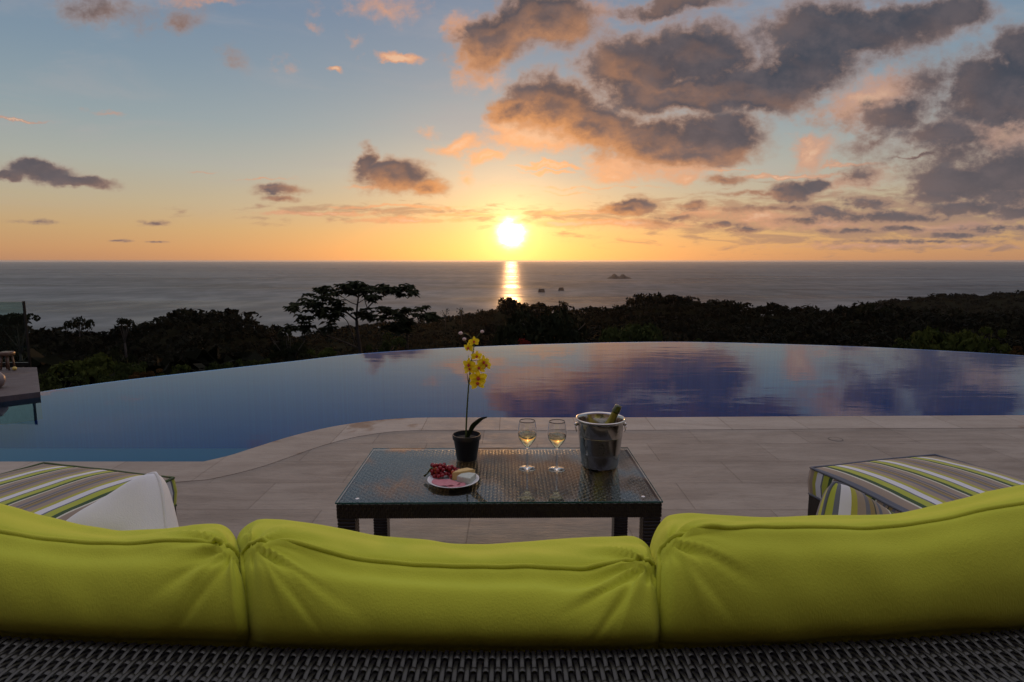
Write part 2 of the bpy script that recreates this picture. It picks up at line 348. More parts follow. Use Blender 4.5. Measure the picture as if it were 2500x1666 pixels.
# deck stone
def stone(name, ca, cb, vein, coping=False):
    m, T, b = mat(name, rough=.7, spec=.25)
    g = T('ShaderNodeNewGeometry').outputs['Position']
    mp = T('ShaderNodeMapping', {0: g, 2: (0,0,.06), 3: (.8, 3.4, 1)}).outputs[0]
    n = T.noise(mp, 1.4, 8, .66, .7); n2_ = T.noise(g, 7.0, 6, .65); n3 = T.noise(mp, 14.0, 5, .7, .5)
    c = T.mix(T.smooth(n.outputs[0], .32, .68), ca, cb)
    c = T.mix(T.smooth(n3.outputs[0], .52, .75, 0, .35), c, vein)
    c = T.mix(T.smooth(n2_.outputs[0], .55, .8, 0, .3), c, tuple(x*.72 for x in ca))
    st = T.noise(T('ShaderNodeMapping', {0: g, 3: (1.0, 1.6, 1)}).outputs[0], 1.25 if coping else .55, 4, .6, .5)
    c = T.mix(T.smooth(st.outputs[0], .60 if coping else .62, .68 if coping else .8, 0, .75 if coping else .35), c, (.20,.115,.06) if coping else (.22,.185,.16))
    if not coping:
        br = T('ShaderNodeTexBrick', {'Vector': T('ShaderNodeMapping', {0: g, 1: (.22,.06,0)}).outputs[0], 'Color1': (1,1,1,1), 'Color2': (.88,.86,.85,1), 'Mortar': (.78,.75,.73,1), 'Scale': 1.0,
              'Mortar Size': .0035, 'Mortar Smooth': .3, 'Brick Width': .81, 'Row Height': .405}, offset=.5)
        c = T.mix(1.0, c, br.outputs[0], 'MULTIPLY')
        hh = T.math('SUBTRACT', T.math('ADD', T.math('MULTIPLY', n3.outputs[0], .9), T.math('MULTIPLY', n2_.outputs[0], .8)), T.math('MULTIPLY', br.outputs[1], 1.0))
    else:
        br = T('ShaderNodeTexBrick', {'Vector': T('ShaderNodeMapping', {0: g, 1: (.1,.5,0)}).outputs[0], 'Color1': (1,1,1,1), 'Color2': (.84,.82,.80,1), 'Mortar': (.66,.62,.58,1), 'Scale': 1.0,
              'Mortar Size': .003, 'Mortar Smooth': .3, 'Brick Width': .62, 'Row Height': 50.0}, offset=0)
        c = T.mix(1.0, c, br.outputs[0], 'MULTIPLY')
        hh = T.math('SUBTRACT', T.math('ADD', n3.outputs[0], T.math('MULTIPLY', n2_.outputs[0], .6)), br.outputs[1])
    T.l.new(c, b.inputs['Base Color']); bump(T, b, hh, .75, .008)
    T.l.new(T.smooth(n2_.outputs[0], .3, .7, .62, .78), b.inputs['Roughness'])
    return m
m_deck = stone('deck_travertine', (.250,.208,.168), (.350,.298,.245), (.155,.118,.09))
m_cope = stone('coping_travertine', (.34,.285,.235), (.43,.37,.31), (.25,.19,.145), True)
m_wall = stone('platform_stone', (.10,.08,.078), (.125,.10,.098), (.07,.055,.05), True)
# pool
m_pool, T, b = mat('pool_water_surface')
g = T('ShaderNodeNewGeometry').outputs['Position']
mp = T('ShaderNodeMapping', {0: g, 3: (1.0, 2.6, 1)}).outputs[0]
calm = T.smooth(T('ShaderNodeSeparateXYZ', {0: g}).outputs[0], -2.5, 1.5, .35, 1.0)
hh = T.math('MULTIPLY', T.math('ADD', T.noise(mp, 1.3, 2, .5, .4).outputs[0], T.math('MULTIPLY', T.noise(mp, 6.0, 3, .5, .8).outputs[0], .16)), calm)
bp = T('ShaderNodeBump', {'Height': hh, 'Strength': .30, 'Distance': .0055})
gl = T('ShaderNodeBsdfGlossy', {'Color': (.80,.92,1,1), 'Roughness': .012, 'Normal': bp.outputs[0]})
tr = T('ShaderNodeBsdfTransparent', {0: (.40,.80,.97,1)})
fr = T('ShaderNodeFresnel', {'IOR': 1.22, 'Normal': bp.outputs[0]})
mx = T('ShaderNodeMixShader', {0: fr.outputs[0], 1: tr.outputs[0], 2: gl.outputs[0]})
T.l.new(mx.outputs[0], T.n['Material Output'].inputs[0]); T.n.remove(b)
m_tile, T, b = mat('pool_mosaic', rough=.9, spec=.1)
g = T('ShaderNodeNewGeometry').outputs['Position']
n = T.noise(g, 1.5, 4, .6)
c = T.mix(n.outputs[0], (.002,.165,.42), (.004,.19,.48))
br = T('ShaderNodeTexBrick', {'Vector': g, 'Color1': (1,1,1,1), 'Color2': (.75,.8,.9,1), 'Mortar': (.8,.85,.9,1), 'Scale': 1.0, 'Mortar Size': .002, 'Brick Width': .025, 'Row Height': .025}, offset=0)
T.l.new(T.mix(1.0, c, br.outputs[0], 'MULTIPLY'), b.inputs['Base Color'])
m_step, T, b = mat('pool_step_mosaic', col=(.018,.10,.15), rough=.4)
# wicker
def wicker(name, c, sp=.5, ro=.42):
    m, T, b = mat(name, rough=ro, spec=sp)
    g = T('ShaderNodeNewGeometry').outputs['Position']; n = T.noise(g, 60, 3, .6); n2_ = T.noise(g, 9, 3, .6)
    T.l.new(T.mix(T.math('MULTIPLY', n.outputs[0], n2_.outputs[0]), tuple(x*.7 for x in c), tuple(x*1.9 for x in c)), b.inputs['Base Color'])
    bump(T, b, T.noise(g, 500, 2, .5).outputs[0], .15, .001); return m
m_wick = wicker('dark_wicker', (.010,.009,.0115), .6, .36)
m_wickt = wicker('espresso_wicker', (.016,.011,.009))
m_wicktop = wicker('glossy_espresso_wicker', (.010,.0075,.006), .6, .34)
m_wickin, _, _ = mat('wicker_shell', col=(.014,.012,.013), rough=.8)
# fabrics
def fabric(name, c, amp=.12, rough=.85, weave=420):
    m, T, b = mat(name, rough=rough, spec=.08, sheen=.08)
    g = T('ShaderNodeTexCoord').outputs['Object']; n = T.noise(g, 5, 5, .6)
    lo = tuple(x*(1-amp) for x in c); hi = tuple(min(1, x*(1+amp)) for x in c)
    T.l.new(T.mix(n.outputs[0], lo, hi), b.inputs['Base Color'])
    wv_ = T.noise(T('ShaderNodeMapping', {0: g, 3: (1, 1, .35)}).outputs[0], weave, 2, .6)
    crease = T.noise(T('ShaderNodeMapping', {0: g, 2: (0, R(30), 0), 3: (1, 1, 1.3)}).outputs[0], 8, 2, .5, .3)
    h = T.math('ADD', T.math('MULTIPLY', wv_.outputs[0], .14), T.math('MULTIPLY', crease.outputs[0], .45))
    bump(T, b, h, .5, .010); return m
m_lime = fabric('lime_canvas', (.55,.585,.052))
m_limep = fabric('lime_piping', (.50,.53,.045))
m_white = fabric('white_canvas', (.78,.78,.80), .05)
m_greyp, _, _ = mat('grey_piping', col=(.12,.13,.16), rough=.8)
m_taup, _, _ = mat('taupe_piping', col=(.26,.20,.12), rough=.8)
m_grnp, _, _ = mat('olive_piping', col=(.07,.10,.04), rough=.8)
ST_ = [(0,(.13,.14,.17)),(.05,(.30,.235,.18)),(.19,(.62,.60,.50)),(.222,(.04,.08,.03)),(.30,(.38,.42,.05)),(.43,(.14,.15,.17)),(.465,(.66,.66,.69)),
 (.60,(.40,.38,.06)),(.68,(.31,.245,.19)),(.80,(.15,.15,.18)),(.86,(.27,.20,.08)),(.93,(.05,.06,.05)),(.95,(.28,.22,.17))]
def stripes(name):
    m, T, b = mat(name, rough=.85, spec=.2, sheen=.15)
    uv = T('ShaderNodeTexCoord').outputs['UV']; x = T('ShaderNodeSeparateXYZ', {0: uv}).outputs[0]
    T.l.new(T.ramp(T.math('FRACT', x), ST_, 'CONSTANT'), b.inputs['Base Color'])
    g = T('ShaderNodeTexCoord').outputs['Object']
    bump(T, b, T.math('ADD', T.math('MULTIPLY', T.noise(g, 700, 2, .5).outputs[0], .1), T.noise(g, 7, 3, .6).outputs[0]), .4, .008); return m
m_stripe = stripes('striped_canvas')
# glass & metal & plant
def thin_glass(name, tint, ior=1.5, rough=0.0):
    m, T, b = mat(name); gl = T('ShaderNodeBsdfGlossy', {'Color': (1,1,1,1), 'Roughness': rough}); tr = T('ShaderNodeBsdfTransparent', {0: (*tint, 1)})
    fr = T('ShaderNodeFresnel', {'IOR': ior}); bf = T('ShaderNodeNewGeometry').outputs['Backfacing']; ff = T.math('MULTIPLY', fr.outputs[0], T.math('SUBTRACT', 1.0, bf)); mx = T('ShaderNodeMixShader', {0: ff, 1: tr.outputs[0], 2: gl.outputs[0]})
    T.l.new(mx.outputs[0], T.n['Material Output'].inputs[0]); T.n.remove(b); return m
m_tglass = thin_glass('table_glass', (.95,.98,.97), 1.46)
m_pglass = thin_glass('balustrade_glass', (.78,.88,.85), 1.35)
m_edge, _, _ = mat('glass_edge', col=(.02,.10,.08), rough=.15)
m_wglass, T, b = mat('wine_glass_crystal', col=(1,1,1), rough=0.0); b.inputs['Transmission Weight'].default_value = 1; b.inputs['IOR'].default_value = 1.45
m_wine, T, b = mat('white_wine', col=(.97,.86,.50), rough=0.0); b.inputs['Transmission Weight'].default_value = 1; b.inputs['IOR'].default_value = 1.34
m_steel, T, b = mat('brushed_steel', col=(.55,.52,.48), rough=.15, metal=1.0)
cyl = T('ShaderNodeMapping', {0: T('ShaderNodeTexCoord').outputs['Object'], 3: (4, 4, 260)}).outputs[0]
bump(T, b, T.noise(cyl, 2, 3, .6).outputs[0], .05, .001)
m_steels, _, _ = mat('polished_steel', col=(.70,.66,.62), rough=.14, metal=1.0)
m_etch, _, _ = mat('etched_steel', col=(.20,.20,.21), rough=.5, metal=.8)
m_satin, _, _ = mat('satin_steel', col=(.46,.44,.41), rough=.17, metal=1.0)
m_bottle, T, b = mat('green_bottle_glass', col=(.07,.085,.012), rough=.08); b.inputs['Coat Weight'].default_value = .5
m_foil = simple('gold_foil', (.20,.16,.02), (.30,.24,.04), 120, .38, .4, .002, metal=.7)
m_ice, T, b = mat('ice', col=(.75,.78,.80), rough=.2); b.inputs['Transmission Weight'].default_value = .4
m_pot = simple('black_plastic', (.012,.012,.014), (.02,.02,.024), 8, .35)
m_soil = simple('pot_soil', (.02,.015,.01), (.05,.04,.028), 90, .95, .9, .01)
m_stem = simple('orchid_stem', (.05,.08,.02), (.09,.12,.035), 30, .5)
m_oleaf = simple('orchid_leaf', (.015,.03,.008), (.03,.05,.012), 20, .35)
m_petal, T, b = mat('yellow_petal', rough=.6, sss=.0)
uvx = T('ShaderNodeSeparateXYZ', {0: T('ShaderNodeTexCoord').outputs['UV']}).outputs[0]
c = T.ramp(uvx, [(0,(.60,.14,.03)),(.10,(.80,.45,.02)),(.22,(.90,.74,.02)),(1,(.93,.82,.04))]); T.l.new(c, b.inputs['Base Color'])
tl = T('ShaderNodeBsdfTranslucent', {0: c}); mx = T('ShaderNodeMixShader', {0: .35, 1: b.outputs[0], 2: tl.outputs[0]}); T.l.new(mx.outputs[0], T.n['Material Output'].inputs[0])
m_lip, _, _ = mat('orchid_lip', col=(.55,.05,.03), rough=.5)
m_bud = simple('pink_bud', (.62,.45,.45), (.75,.6,.58), 60, .5)
m_plate, _, _ = mat('white_porcelain', col=(.80,.79,.80), rough=.12)
m_grape = simple('red_grape', (.17,.008,.014), (.38,.018,.030), 28, .16, .05)
m_grape2 = simple('ruddy_grape', (.42,.05,.02), (.55,.12,.03), 28, .16, .05)
m_gleaf = simple('grape_leaf', (.06,.10,.02), (.14,.17,.04), 40, .55)
m_ham = simple('sliced_ham', (.50,.16,.20), (.60,.24,.27), 150, .5)
m_cheese = simple('blue_cheese', (.70,.68,.56), (.34,.42,.40), 95, .7, .6, .004)
m_hard = simple('golden_cheese', (.62,.40,.14), (.70,.50,.22), 50, .6)
m_alu, _, _ = mat('post_metal', col=(.05,.05,.05), rough=.35, metal=1)
m_brass = simple('bronze_wood', (.10,.05,.03), (.15,.08,.04), 30, .4)
m_yel, _, _ = mat('yellow_foot', col=(.62,.46,.10), rough=.35)
m_lampg, _, _ = mat('lantern_ceramic', col=(.22,.17,.16), rough=.4)

# ------------------------------------------------------------------ sea, islands, hills, forest
SEA = -150.0
rings = np.concatenate([[40], np.geomspace(200, 90000, 60)]); aa = np.linspace(-math.pi*.55, math.pi*.55, 61)
Vs = np.array([(r*math.sin(a), r*math.cos(a), SEA) for r in rings for a in aa])
sea = link('sea', npmesh('sea', Vs, gridQ(len(rings), len(aa))[:, ::-1]), m_sea); tag(sea, kind='structure')

L2 = [(-400,800,420),(-200,790,400),(0,794,380),(60,816,380),(100,824,380),(170,818,370),(260,832,360),(330,822,360),(400,790,360),(460,770,360),(520,774,370),(570,778,380),(640,805,420),(700,828,520),
 (740,828,700),(870,803,800),(930,797,820),(1020,792,820),(1080,779,800),(1150,776,740),(1190,772,680),(1215,755,620),(1250,746,600),(1300,752,600),(1340,762,590),(1430,762,560),(1500,758,520),
 (1560,733,500),(1620,738,500),(1700,740,490),(1790,750,480),(1850,764,470),(1950,766,460),(2050,768,450),(2120,758,430),(2180,768,420),(2260,776,410),(2350,780,400),(2500,782,400),(2700,785,400),(2950,790,400)]
L2 = np.array(L2, float)
L3 = np.array([(1900,790),(2030,770),(2070,758),(2120,742),(2200,732),(2300,719),(2400,722),(2440,714),(2500,712),(2700,708),(2950,712)], float)
def slope(py): return math.tan(math.atan((py-833)/F)+TH)
def ground_cols():
    cols = []
    for px in np.linspace(-400, 2950, 240):
        y2 = np.interp(px, L2[:,0], L2[:,1]); Dr = np.interp(px, L2[:,0], L2[:,2]); zr = CAMZ-Dr*slope(y2)
        y3 = np.interp(px, L3[:,0], L3[:,1]); 
        k = np.clip((px-1850)/160, 0, 1); D3 = 1300.0; z3 = (CAMZ-D3*slope(y3))*k+(SEA-30)*(1-k)
        zz = [(5,-2.4),(12,-2.5),(30,-6.5),(60,-13),(120,-25),(.55*Dr,min(-CAMZ*0-.55*Dr*.155, zr-6)),(.8*Dr,zr-9),(Dr,zr),(1.12*Dr,zr-12),(1.45*Dr,zr-60 if k<.5 else zr-45),
              (1000,(SEA+25)*(1-k)+k*(-110)),(D3,z3),(1550,(SEA-20)*(1-k)+k*(z3-50)),(2100,SEA-25),(2600,SEA-30)]
        zz = sorted(zz); cols.append((px, [a for a, _ in zz], [b_ for _, b_ in zz]))
    return cols
GC = ground_cols(); DS = np.concatenate([[5,8,12], np.geomspace(16, 2600, 110)])
HG = np.array([np.interp(DS, c_[1], c_[2]) for c_ in GC]); GPX = np.array([c_[0] for c_ in GC])
# soften
for _ in range(2):
    HG[1:-1] = (HG[:-2]+2*HG[1:-1]+HG[2:])/4
HG[:, 1:-1] = (HG[:, :-2]+2*HG[:, 1:-1]+HG[:, 2:])/4
def gheight(px, D):
    i = np.interp(px, GPX, np.arange(len(GPX))); j = np.interp(D, DS, np.arange(len(DS)))
    i0 = np.clip(np.floor(i).astype(int), 0, len(GPX)-2); j0 = np.clip(np.floor(j).astype(int), 0, len(DS)-2); a = i-i0; b_ = j-j0
    return (HG[i0,j0]*(1-a)+HG[i0+1,j0]*a)*(1-b_)+(HG[i0,j0+1]*(1-a)+HG[i0+1,j0+1]*a)*b_
def pxdir(px): return (px-1250)/F/CT      # u = x/D at the horizon
Vs = []
for i, px in enumerate(GPX):
    u = pxdir(px)
    for j, D in enumerate(DS): Vs.append((u*D, D, HG[i, j]+ (0.03*D*.04*math.sin(i*1.7+j)+.02*D*.04*math.sin(i*.6-j*1.3) if D > 60 else 0)))
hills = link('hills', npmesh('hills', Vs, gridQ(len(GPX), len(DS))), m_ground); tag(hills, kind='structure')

def crown_tpl(seed, n, lobes=6, flat=.75, ls=.16, loose=False):
    """leaf quads spread over several lobes inside a unit crown"""
    r = np.random.default_rng(seed); P_ = []; 
    cs = r.normal(0, .42, (lobes, 3)); cs[:, 2] = np.abs(cs[:, 2])*.5*flat; rs = r.uniform(.34, .6, lobes)
    if loose: cs = r.normal(0, .50, (lobes*2, 3)); cs[:, 2] = np.abs(cs[:, 2])*.8*flat; rs = r.uniform(.12, .40, lobes*2); lobes = lobes*2
    k = r.integers(0, lobes, n); d = r.normal(size=(n, 3)); d /= np.linalg.norm(d, axis=1)[:, None]; d[:, 2] = np.where(d[:, 2] < -.35, -d[:, 2], d[:, 2])
    rad = rs[k]*(1-.28*r.random(n)**2); c = cs[k]+d*rad[:, None]*np.array([1, 1, flat])
    nrm = d+r.normal(0, .55, (n, 3)); nrm /= np.linalg.norm(nrm, axis=1)[:, None]
    t = np.cross(nrm, r.normal(size=(n, 3))); t /= np.linalg.norm(t, axis=1)[:, None]; s_ = np.cross(nrm, t)
    L = ls*r.uniform(.6, 1.3, n)[:, None]
    V_ = np.stack([c-t*L, c-s_*L*.55, c+t*L, c+s_*L*.55], 1).reshape(-1, 3)
    return V_
tpl = [crown_tpl(100+i, 64, 6, .8, .24) for i in range(8)]
FV = []
r = np.random.default_rng(5)
def add_crown(px, D, size, up=0.0, t=None, dz_=0.0):
    x = pxdir(px)*D; z = float(gheight(px, D)); T_ = tpl[r.integers(0, 8)] if t is None else t
    a = r.random()*6.28; ca, sa = math.cos(a), math.sin(a)
    M_ = np.array([[ca,-sa,0],[sa,ca,0],[0,0,1]])*1.0
    FV.append((T_ @ M_.T)*np.array([size, size, size*r.uniform(.8, 1.15)])+np.array([x, D, z+size*.35+up+dz_]))
for D in np.geomspace(22, 1560, 128):
    dens = 5.2 if D < 800 else 9
    sz = np.clip(1.6+D*.012, 1.8, 6.2) if D < 900 else 8
    stepx = max(sz*1.1/D*F, 5)
    for px in np.arange(-150, 2650, stepx):
        pxx = px+r.uniform(-.5, .5)*stepx; Dj = D*r.uniform(.975, 1.03)
        z = float(gheight(pxx, Dj))
        if z < SEA+4: continue
        add_crown(pxx, Dj, sz*(.55+.95*r.random()**2.2), 0.0)
FV = np.concatenate(FV); Q = np.arange(len(FV)).reshape(-1, 4)
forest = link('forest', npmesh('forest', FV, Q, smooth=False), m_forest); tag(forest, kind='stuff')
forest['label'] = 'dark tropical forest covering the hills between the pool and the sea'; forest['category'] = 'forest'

def tree(name, label, px, D, topy, width_px, leaf=m_leafd, cat='tree', seed=1, n=1500, lobes=9, flat=.8, ls=.07, base_z=None, group=None):
    """a tree with trunk and limbs; crown top at image row topy when seen from the terrace"""
    x = pxdir(px)*D; ztop = CAMZ-D*slope(topy); rad = width_px/2/F*D*1.05
    gz = float(gheight(px, D)) if base_z is None else base_z
    t_ = empty(name, (x, D, gz)); tag(t_, label, cat, group)
    hgt = ztop-gz; ch = min(rad*1.1*flat+.2*rad, hgt*.7) 
    V_ = crown_tpl(seed, n, lobes, flat, ls, cat == 'shrub' or name == 'garden_tree')
    V_ = V_/np.array([np.abs(V_[:, 0]).max(), np.abs(V_[:, 1]).max(), 1]); 
    zmin, zmax = V_[:, 2].min(), V_[:, 2].max(); V_[:, 2] = (V_[:, 2]-zmin)/(zmax-zmin)
    V_ = V_*np.array([rad, rad, min(rad*1.5*flat, hgt)])+np.array([0, 0, hgt-min(rad*1.5*flat, hgt)])
    link('crown', npmesh('crown', V_, np.arange(len(V_)).reshape(-1, 4), smooth=False), leaf, t_)
    mb = MB(); tr_ = max(.02*hgt, rad*.05); rr_ = random.Random(seed)
    mid = Vector((rr_.uniform(-.1,.1)*rad, 0, hgt*.55))
    mb.tube([(0,0,-.5), (rr_.uniform(-.05,.05)*rad,0,hgt*.3), mid], [tr_*1.3, tr_, tr_*.7], 7)
    for k in range(6):
        a = k*1.05+rr_.random(); e = Vector((math.cos(a)*rad*.55, math.sin(a)*rad*.55, hgt*rr_.uniform(.7,.9)))
        mb.tube([mid*rr_.uniform(.75,1), (mid+e)/2+Vector((0,0,-.05*rad)), e], [tr_*.5, tr_*.3, tr_*.1], 5)
    mb.build('trunk', m_bark, t_); return t_
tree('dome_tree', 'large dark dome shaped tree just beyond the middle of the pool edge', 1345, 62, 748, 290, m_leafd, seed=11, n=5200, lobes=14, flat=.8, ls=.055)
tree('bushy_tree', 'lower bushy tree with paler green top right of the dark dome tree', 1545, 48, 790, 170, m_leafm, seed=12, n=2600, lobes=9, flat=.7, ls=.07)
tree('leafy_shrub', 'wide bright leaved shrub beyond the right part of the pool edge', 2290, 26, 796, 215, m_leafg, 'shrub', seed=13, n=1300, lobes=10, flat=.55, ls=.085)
tree('leafy_shrub', 'smaller upright shrub to the right of the wide bright leaved shrub', 2395, 27, 797, 105, m_leafg, 'shrub', seed=14, n=700, lobes=7, flat=.9, ls=.10)
tree('leafy_shrub', 'low dim shrub at the left foot of the wide bright leaved shrub', 2205, 25, 822, 90, m_leafm, 'shrub', seed=15, n=600, lobes=6, flat=.6, ls=.10)
tree('round_tree', 'small round crowned tree standing above the left ridge line', 305, 300, 775, 38, m_leafd, seed=16, n=420, lobes=5, flat=.8, ls=.13)
tree('ridge_tree', 'tall rounded tree on the ridge directly under the sun glint', 1245, 560, 722, 60, m_forest, seed=17, n=600, lobes=6, flat=.9, ls=.12)
tree('ridge_tree', 'broad tree on the ridge crest below the largest island', 1560, 470, 715, 58, m_forest, seed=18, n=600, lobes=6, flat=.8, ls=.12)
tree('ridge_tree', 'thin lacy round tree on the skyline behind the dark dome tree', 1374, 540, 734, 26, m_forest, seed=19, n=130, lobes=4, flat=.9, ls=.13)
tree('ridge_tree', 'flat topped tree on the ridge crest right of the broad crest tree', 1640, 470, 720, 44, m_forest, seed=20, n=420, lobes=5, flat=.6, ls=.13)
tree('ridge_tree', 'low dome of a tree where the right ridge meets the far headland', 2125, 400, 737, 90, m_leafd, seed=21, n=800, lobes=7, flat=.6, ls=.10)
tree('ridge_tree', 'tree breaking the crest near the leftmost end of the left hill', 195, 340, 772, 60, m_leafd, seed=22, n=600, lobes=6, flat=.8, ls=.11)
tree('ridge_tree', 'rounded tree on the summit of the left hill', 462, 340, 756, 30, m_leafd, seed=23, n=300, lobes=4, flat=.8, ls=.14)
tree('ridge_tree', 'spreading tree behind the glass panel at the left edge', 45, 120, 760, 90, m_leafd, seed=24, n=700, lobes=7, flat=.5, ls=.10)
for px_, ty_, lb_ in ((1088,752,'wispy bare treetop on the skyline left of the orchid buds'),(1128,749,'wispy bare treetop directly above the orchid buds on the skyline'),(1172,754,'wispy bare treetop right of the orchid buds on the skyline')):
    tree('wispy_tree', lb_, px_, 700, ty_, 26, m_silh, seed=px_, n=70, lobes=5, flat=1.2, ls=.12)
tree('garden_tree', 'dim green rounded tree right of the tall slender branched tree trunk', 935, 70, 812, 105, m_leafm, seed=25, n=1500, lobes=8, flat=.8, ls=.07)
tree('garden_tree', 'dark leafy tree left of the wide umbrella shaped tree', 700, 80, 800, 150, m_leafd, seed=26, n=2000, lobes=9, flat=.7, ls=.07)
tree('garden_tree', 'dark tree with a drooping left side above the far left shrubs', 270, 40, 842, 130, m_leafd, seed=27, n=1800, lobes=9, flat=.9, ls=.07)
k = 0
for (px, D, ty, wd, mm, lab) in [(130,14,905,130,m_leafm,'dark green shrub beside the stone platform corner'),(215,17,862,150,m_leafg,'yellowish green shrub above the left end of the pool edge'),
    (300,15,885,110,m_leafm,'rounded shrub between the yellowish green shrub and the rust coloured shrub'),(250,12.5,915,90,m_leafm,'low dark shrub hugging the far left pool edge'),(345,14,902,70,m_orf,'small rust coloured shrub at the left pool edge'),
    (420,16,893,110,m_leafg,'low spreading green shrub right of the rust coloured shrub'),(540,18,880,100,m_leafm,'low dark shrub under the left hill at the pool edge'),(620,19,872,80,m_leafm,'low shrub left of the umbrella tree at the pool edge'),
    (790,24,848,70,m_leafg,'low shrub with a few orange leaves left of the umbrella tree trunk'),(980,24,848,60,m_orf,'small reddish shrub right of the second slender trunk'),
    (1280,24,828,80,m_redf,'red flowering bush behind the orchid at the pool edge'),(2490,22,845,70,m_orf,'small brownish shrub at the far right pool edge'),(1700,30,826,60,m_leafm,'wispy small shrub at the middle right pool edge')]:
    k += 1
    tree('garden_shrub', lab, px, D, ty, wd, mm, 'shrub', seed=40+k, n=900, lobes=8, flat=.6, ls=.085)

def branched(name, label, base, branches, clusters, D, cr, seed):
    r_ = random.Random(seed)
    Z = lambda zx, zy, d=0.0: atD(650+zx/3.361, 640+zy/3.361, D+d)
    b0 = Z(*base); gz = float(gheight(650+base[0]/3.361, D)); b0 = Vector((b0.x, D, gz))
    t_ = empty(name, b0); tag(t_, label, 'tree')
    mb = MB()
    for (rad0, rad1, pts) in branches:
        pp = [Z(a, b_, r_.uniform(-1,1)*.4 if i else 0)-b0 for i, (a, b_) in enumerate(pts)]
        if pts[0] == base: pp = [Vector((0, 0, -.3))]+pp
        n_ = len(pp); c_ = catmull(pp, n_*4); mb.tube(c_, list(np.linspace(rad0, rad1, len(c_))), 6)
    mb.build('trunk', m_bark, t_)
    lv = []; 
    for ci, (a, b_) in enumerate(clusters):
        c = Z(a, b_, r_.uniform(-1.6, 1.6))-b0
        for wv_ in range(4):
            cc = c+Vector((r_.uniform(-.5,.5)*cr, r_.uniform(-.6,.6)*cr, r_.uniform(-.35,.3)*cr))
            for k in range(8):
                an = k*.785+r_.random()*.6; L = cr*r_.uniform(.55, .95); dr = r_.uniform(-.5, .15)
                d = Vector((math.cos(an), math.sin(an), dr)).normalized(); s_ = Vector((-math.sin(an), math.cos(an), r_.uniform(-.3,.3)))*L*.30
                p0 = cc; p1 = cc+d*L*.55+Vector((0,0,.03*L)); p2 = cc+d*L+Vector((0,0,-.22*L))
                b0i = len(lv); lv += [p0-s_*.3, p1-s_, p2, p1+s_]
    V_ = np.array([tuple(v) for v in lv]); link('crown', npmesh('crown', V_, np.arange(len(V_)).reshape(-1, 4), smooth=False), m_silh, t_)
cl1 = [(215,375),(250,350),(300,340),(330,275),(360,330),(400,310),(435,225),(480,215),(470,270),(520,280),(540,240),(590,190),(610,240),(640,220),(690,200),(720,240),(750,165),(790,180),(770,240),(700,180),(740,200),(780,210),(830,200),(820,250),(880,270),(865,285),
 (900,215),(940,225),(960,190),(1000,220),(1040,230),(1075,255),(1110,195),(1130,215),(1190,210),(1220,240),(560,320),(600,330),(440,350),(340,370),(230,390), (180,535),(220,520),(290,450),(320,440),(300,510),(350,510),(370,460),(310,560),(470,390),(430,410),(540,385),(480,450),(520,500),(560,440),(530,550),(470,540),(600,365),(640,395),(590,420),
 (770,415),(830,430),(800,400),(850,440)]
cl2 = [(930,390),(960,380),(1000,420),(960,440),(910,460),(1060,430),(1030,400),(1140,380),(1170,400),(1110,430),(1140,455),(1090,470),(1030,520),(990,520),(1060,540),(1130,520),(1170,540),(1230,390),(1280,380),(1270,430),(1340,430),(1370,440),(1390,460),(1150,500),(1120,560),(1180,480)]
branched('umbrella_tree', 'tall umbrella shaped tree with open branches silhouetted against the sea', (770,740),
 [(.13,.09,[(770,740),(752,600),(742,480)]),(.07,.035,[(742,480),(745,380),(755,300),(760,220)]),(.06,.02,[(745,480),(680,430),(620,375),(540,320),(450,250)]),(.045,.02,[(740,690),(705,590),(660,480),(600,440)]),
  (.06,.02,[(760,710),(620,650),(470,590),(380,530),(260,520)]),(.05,.02,[(740,470),(790,420),(830,380),(880,330),(1000,262),(1120,215)]),(.03,.015,[(830,380),(810,310),(830,250)]),(.03,.015,[(745,350),(690,330),(600,270)]),
  (.025,.012,[(750,340),(800,310),(870,280)]),(.025,.012,[(620,375),(560,400),(480,420)]),(.025,.012,[(600,365),(590,300),(600,230)]),(.02,.01,[(540,325),(430,350),(300,350)]),(.03,.015,[(742,460),(780,450),(820,440)])], cl1, 35, .50, 3)
branched('slender_tree', 'smaller slender tree with clustered leaves right of the umbrella tree', (1160,720),
 [(.07,.05,[(1160,720),(1160,620),(1150,540)]),(.045,.02,[(1150,540),(1140,460),(1140,400)]),(.035,.015,[(1150,540),(1200,470),(1290,430),(1370,450)]),(.035,.015,[(1152,545),(1080,500),(1000,440),(940,400)]),(.02,.01,[(1080,500),(1020,520),(960,470)])], cl2, 36, .50, 4)

def island(label, px, py, wpx, hpx, seed):
    p = atz(px, py, SEA); D = p.y; wd = wpx/F*D; hg = hpx/F*D; r_ = random.Random(seed)
    t_ = empty('island', p); tag(t_, label, 'island')
    nx, ny = 40, 14; X = np.linspace(-1, 1, nx); Y = np.linspace(-1, 1, ny)
    V_ = []
    for a in X:
        for b_ in Y:
            e = max(0, 1-abs(a)**1.8)*max(0, 1-b_*b_)
            hp = max(math.exp(-((a+.38)/.22)**2), .9*math.exp(-((a-.30)/.26)**2), .42) if seed == 1 else .9
            h_ = hg*min(1, e*2.2)*(hp+.10*math.sin(a*17+b_*5+seed)+.07*math.sin(a*31+b_*9))
            V_.append((a*wd/2, b_*wd*.3, h_-1.0))
    link('rock', npmesh('rock', V_, gridQ(nx, ny), smooth=False), m_rock, t_)
    
island('largest rocky island with two humps out on the sea right of the sun', 1512, 681, 62, 11, 1)
island('left one of the two small sea rocks nearest the sun glint', 1322, 714, 18, 9, 2)
island('right one of the two small sea rocks nearest the sun glint', 1370, 710, 15, 8, 3)

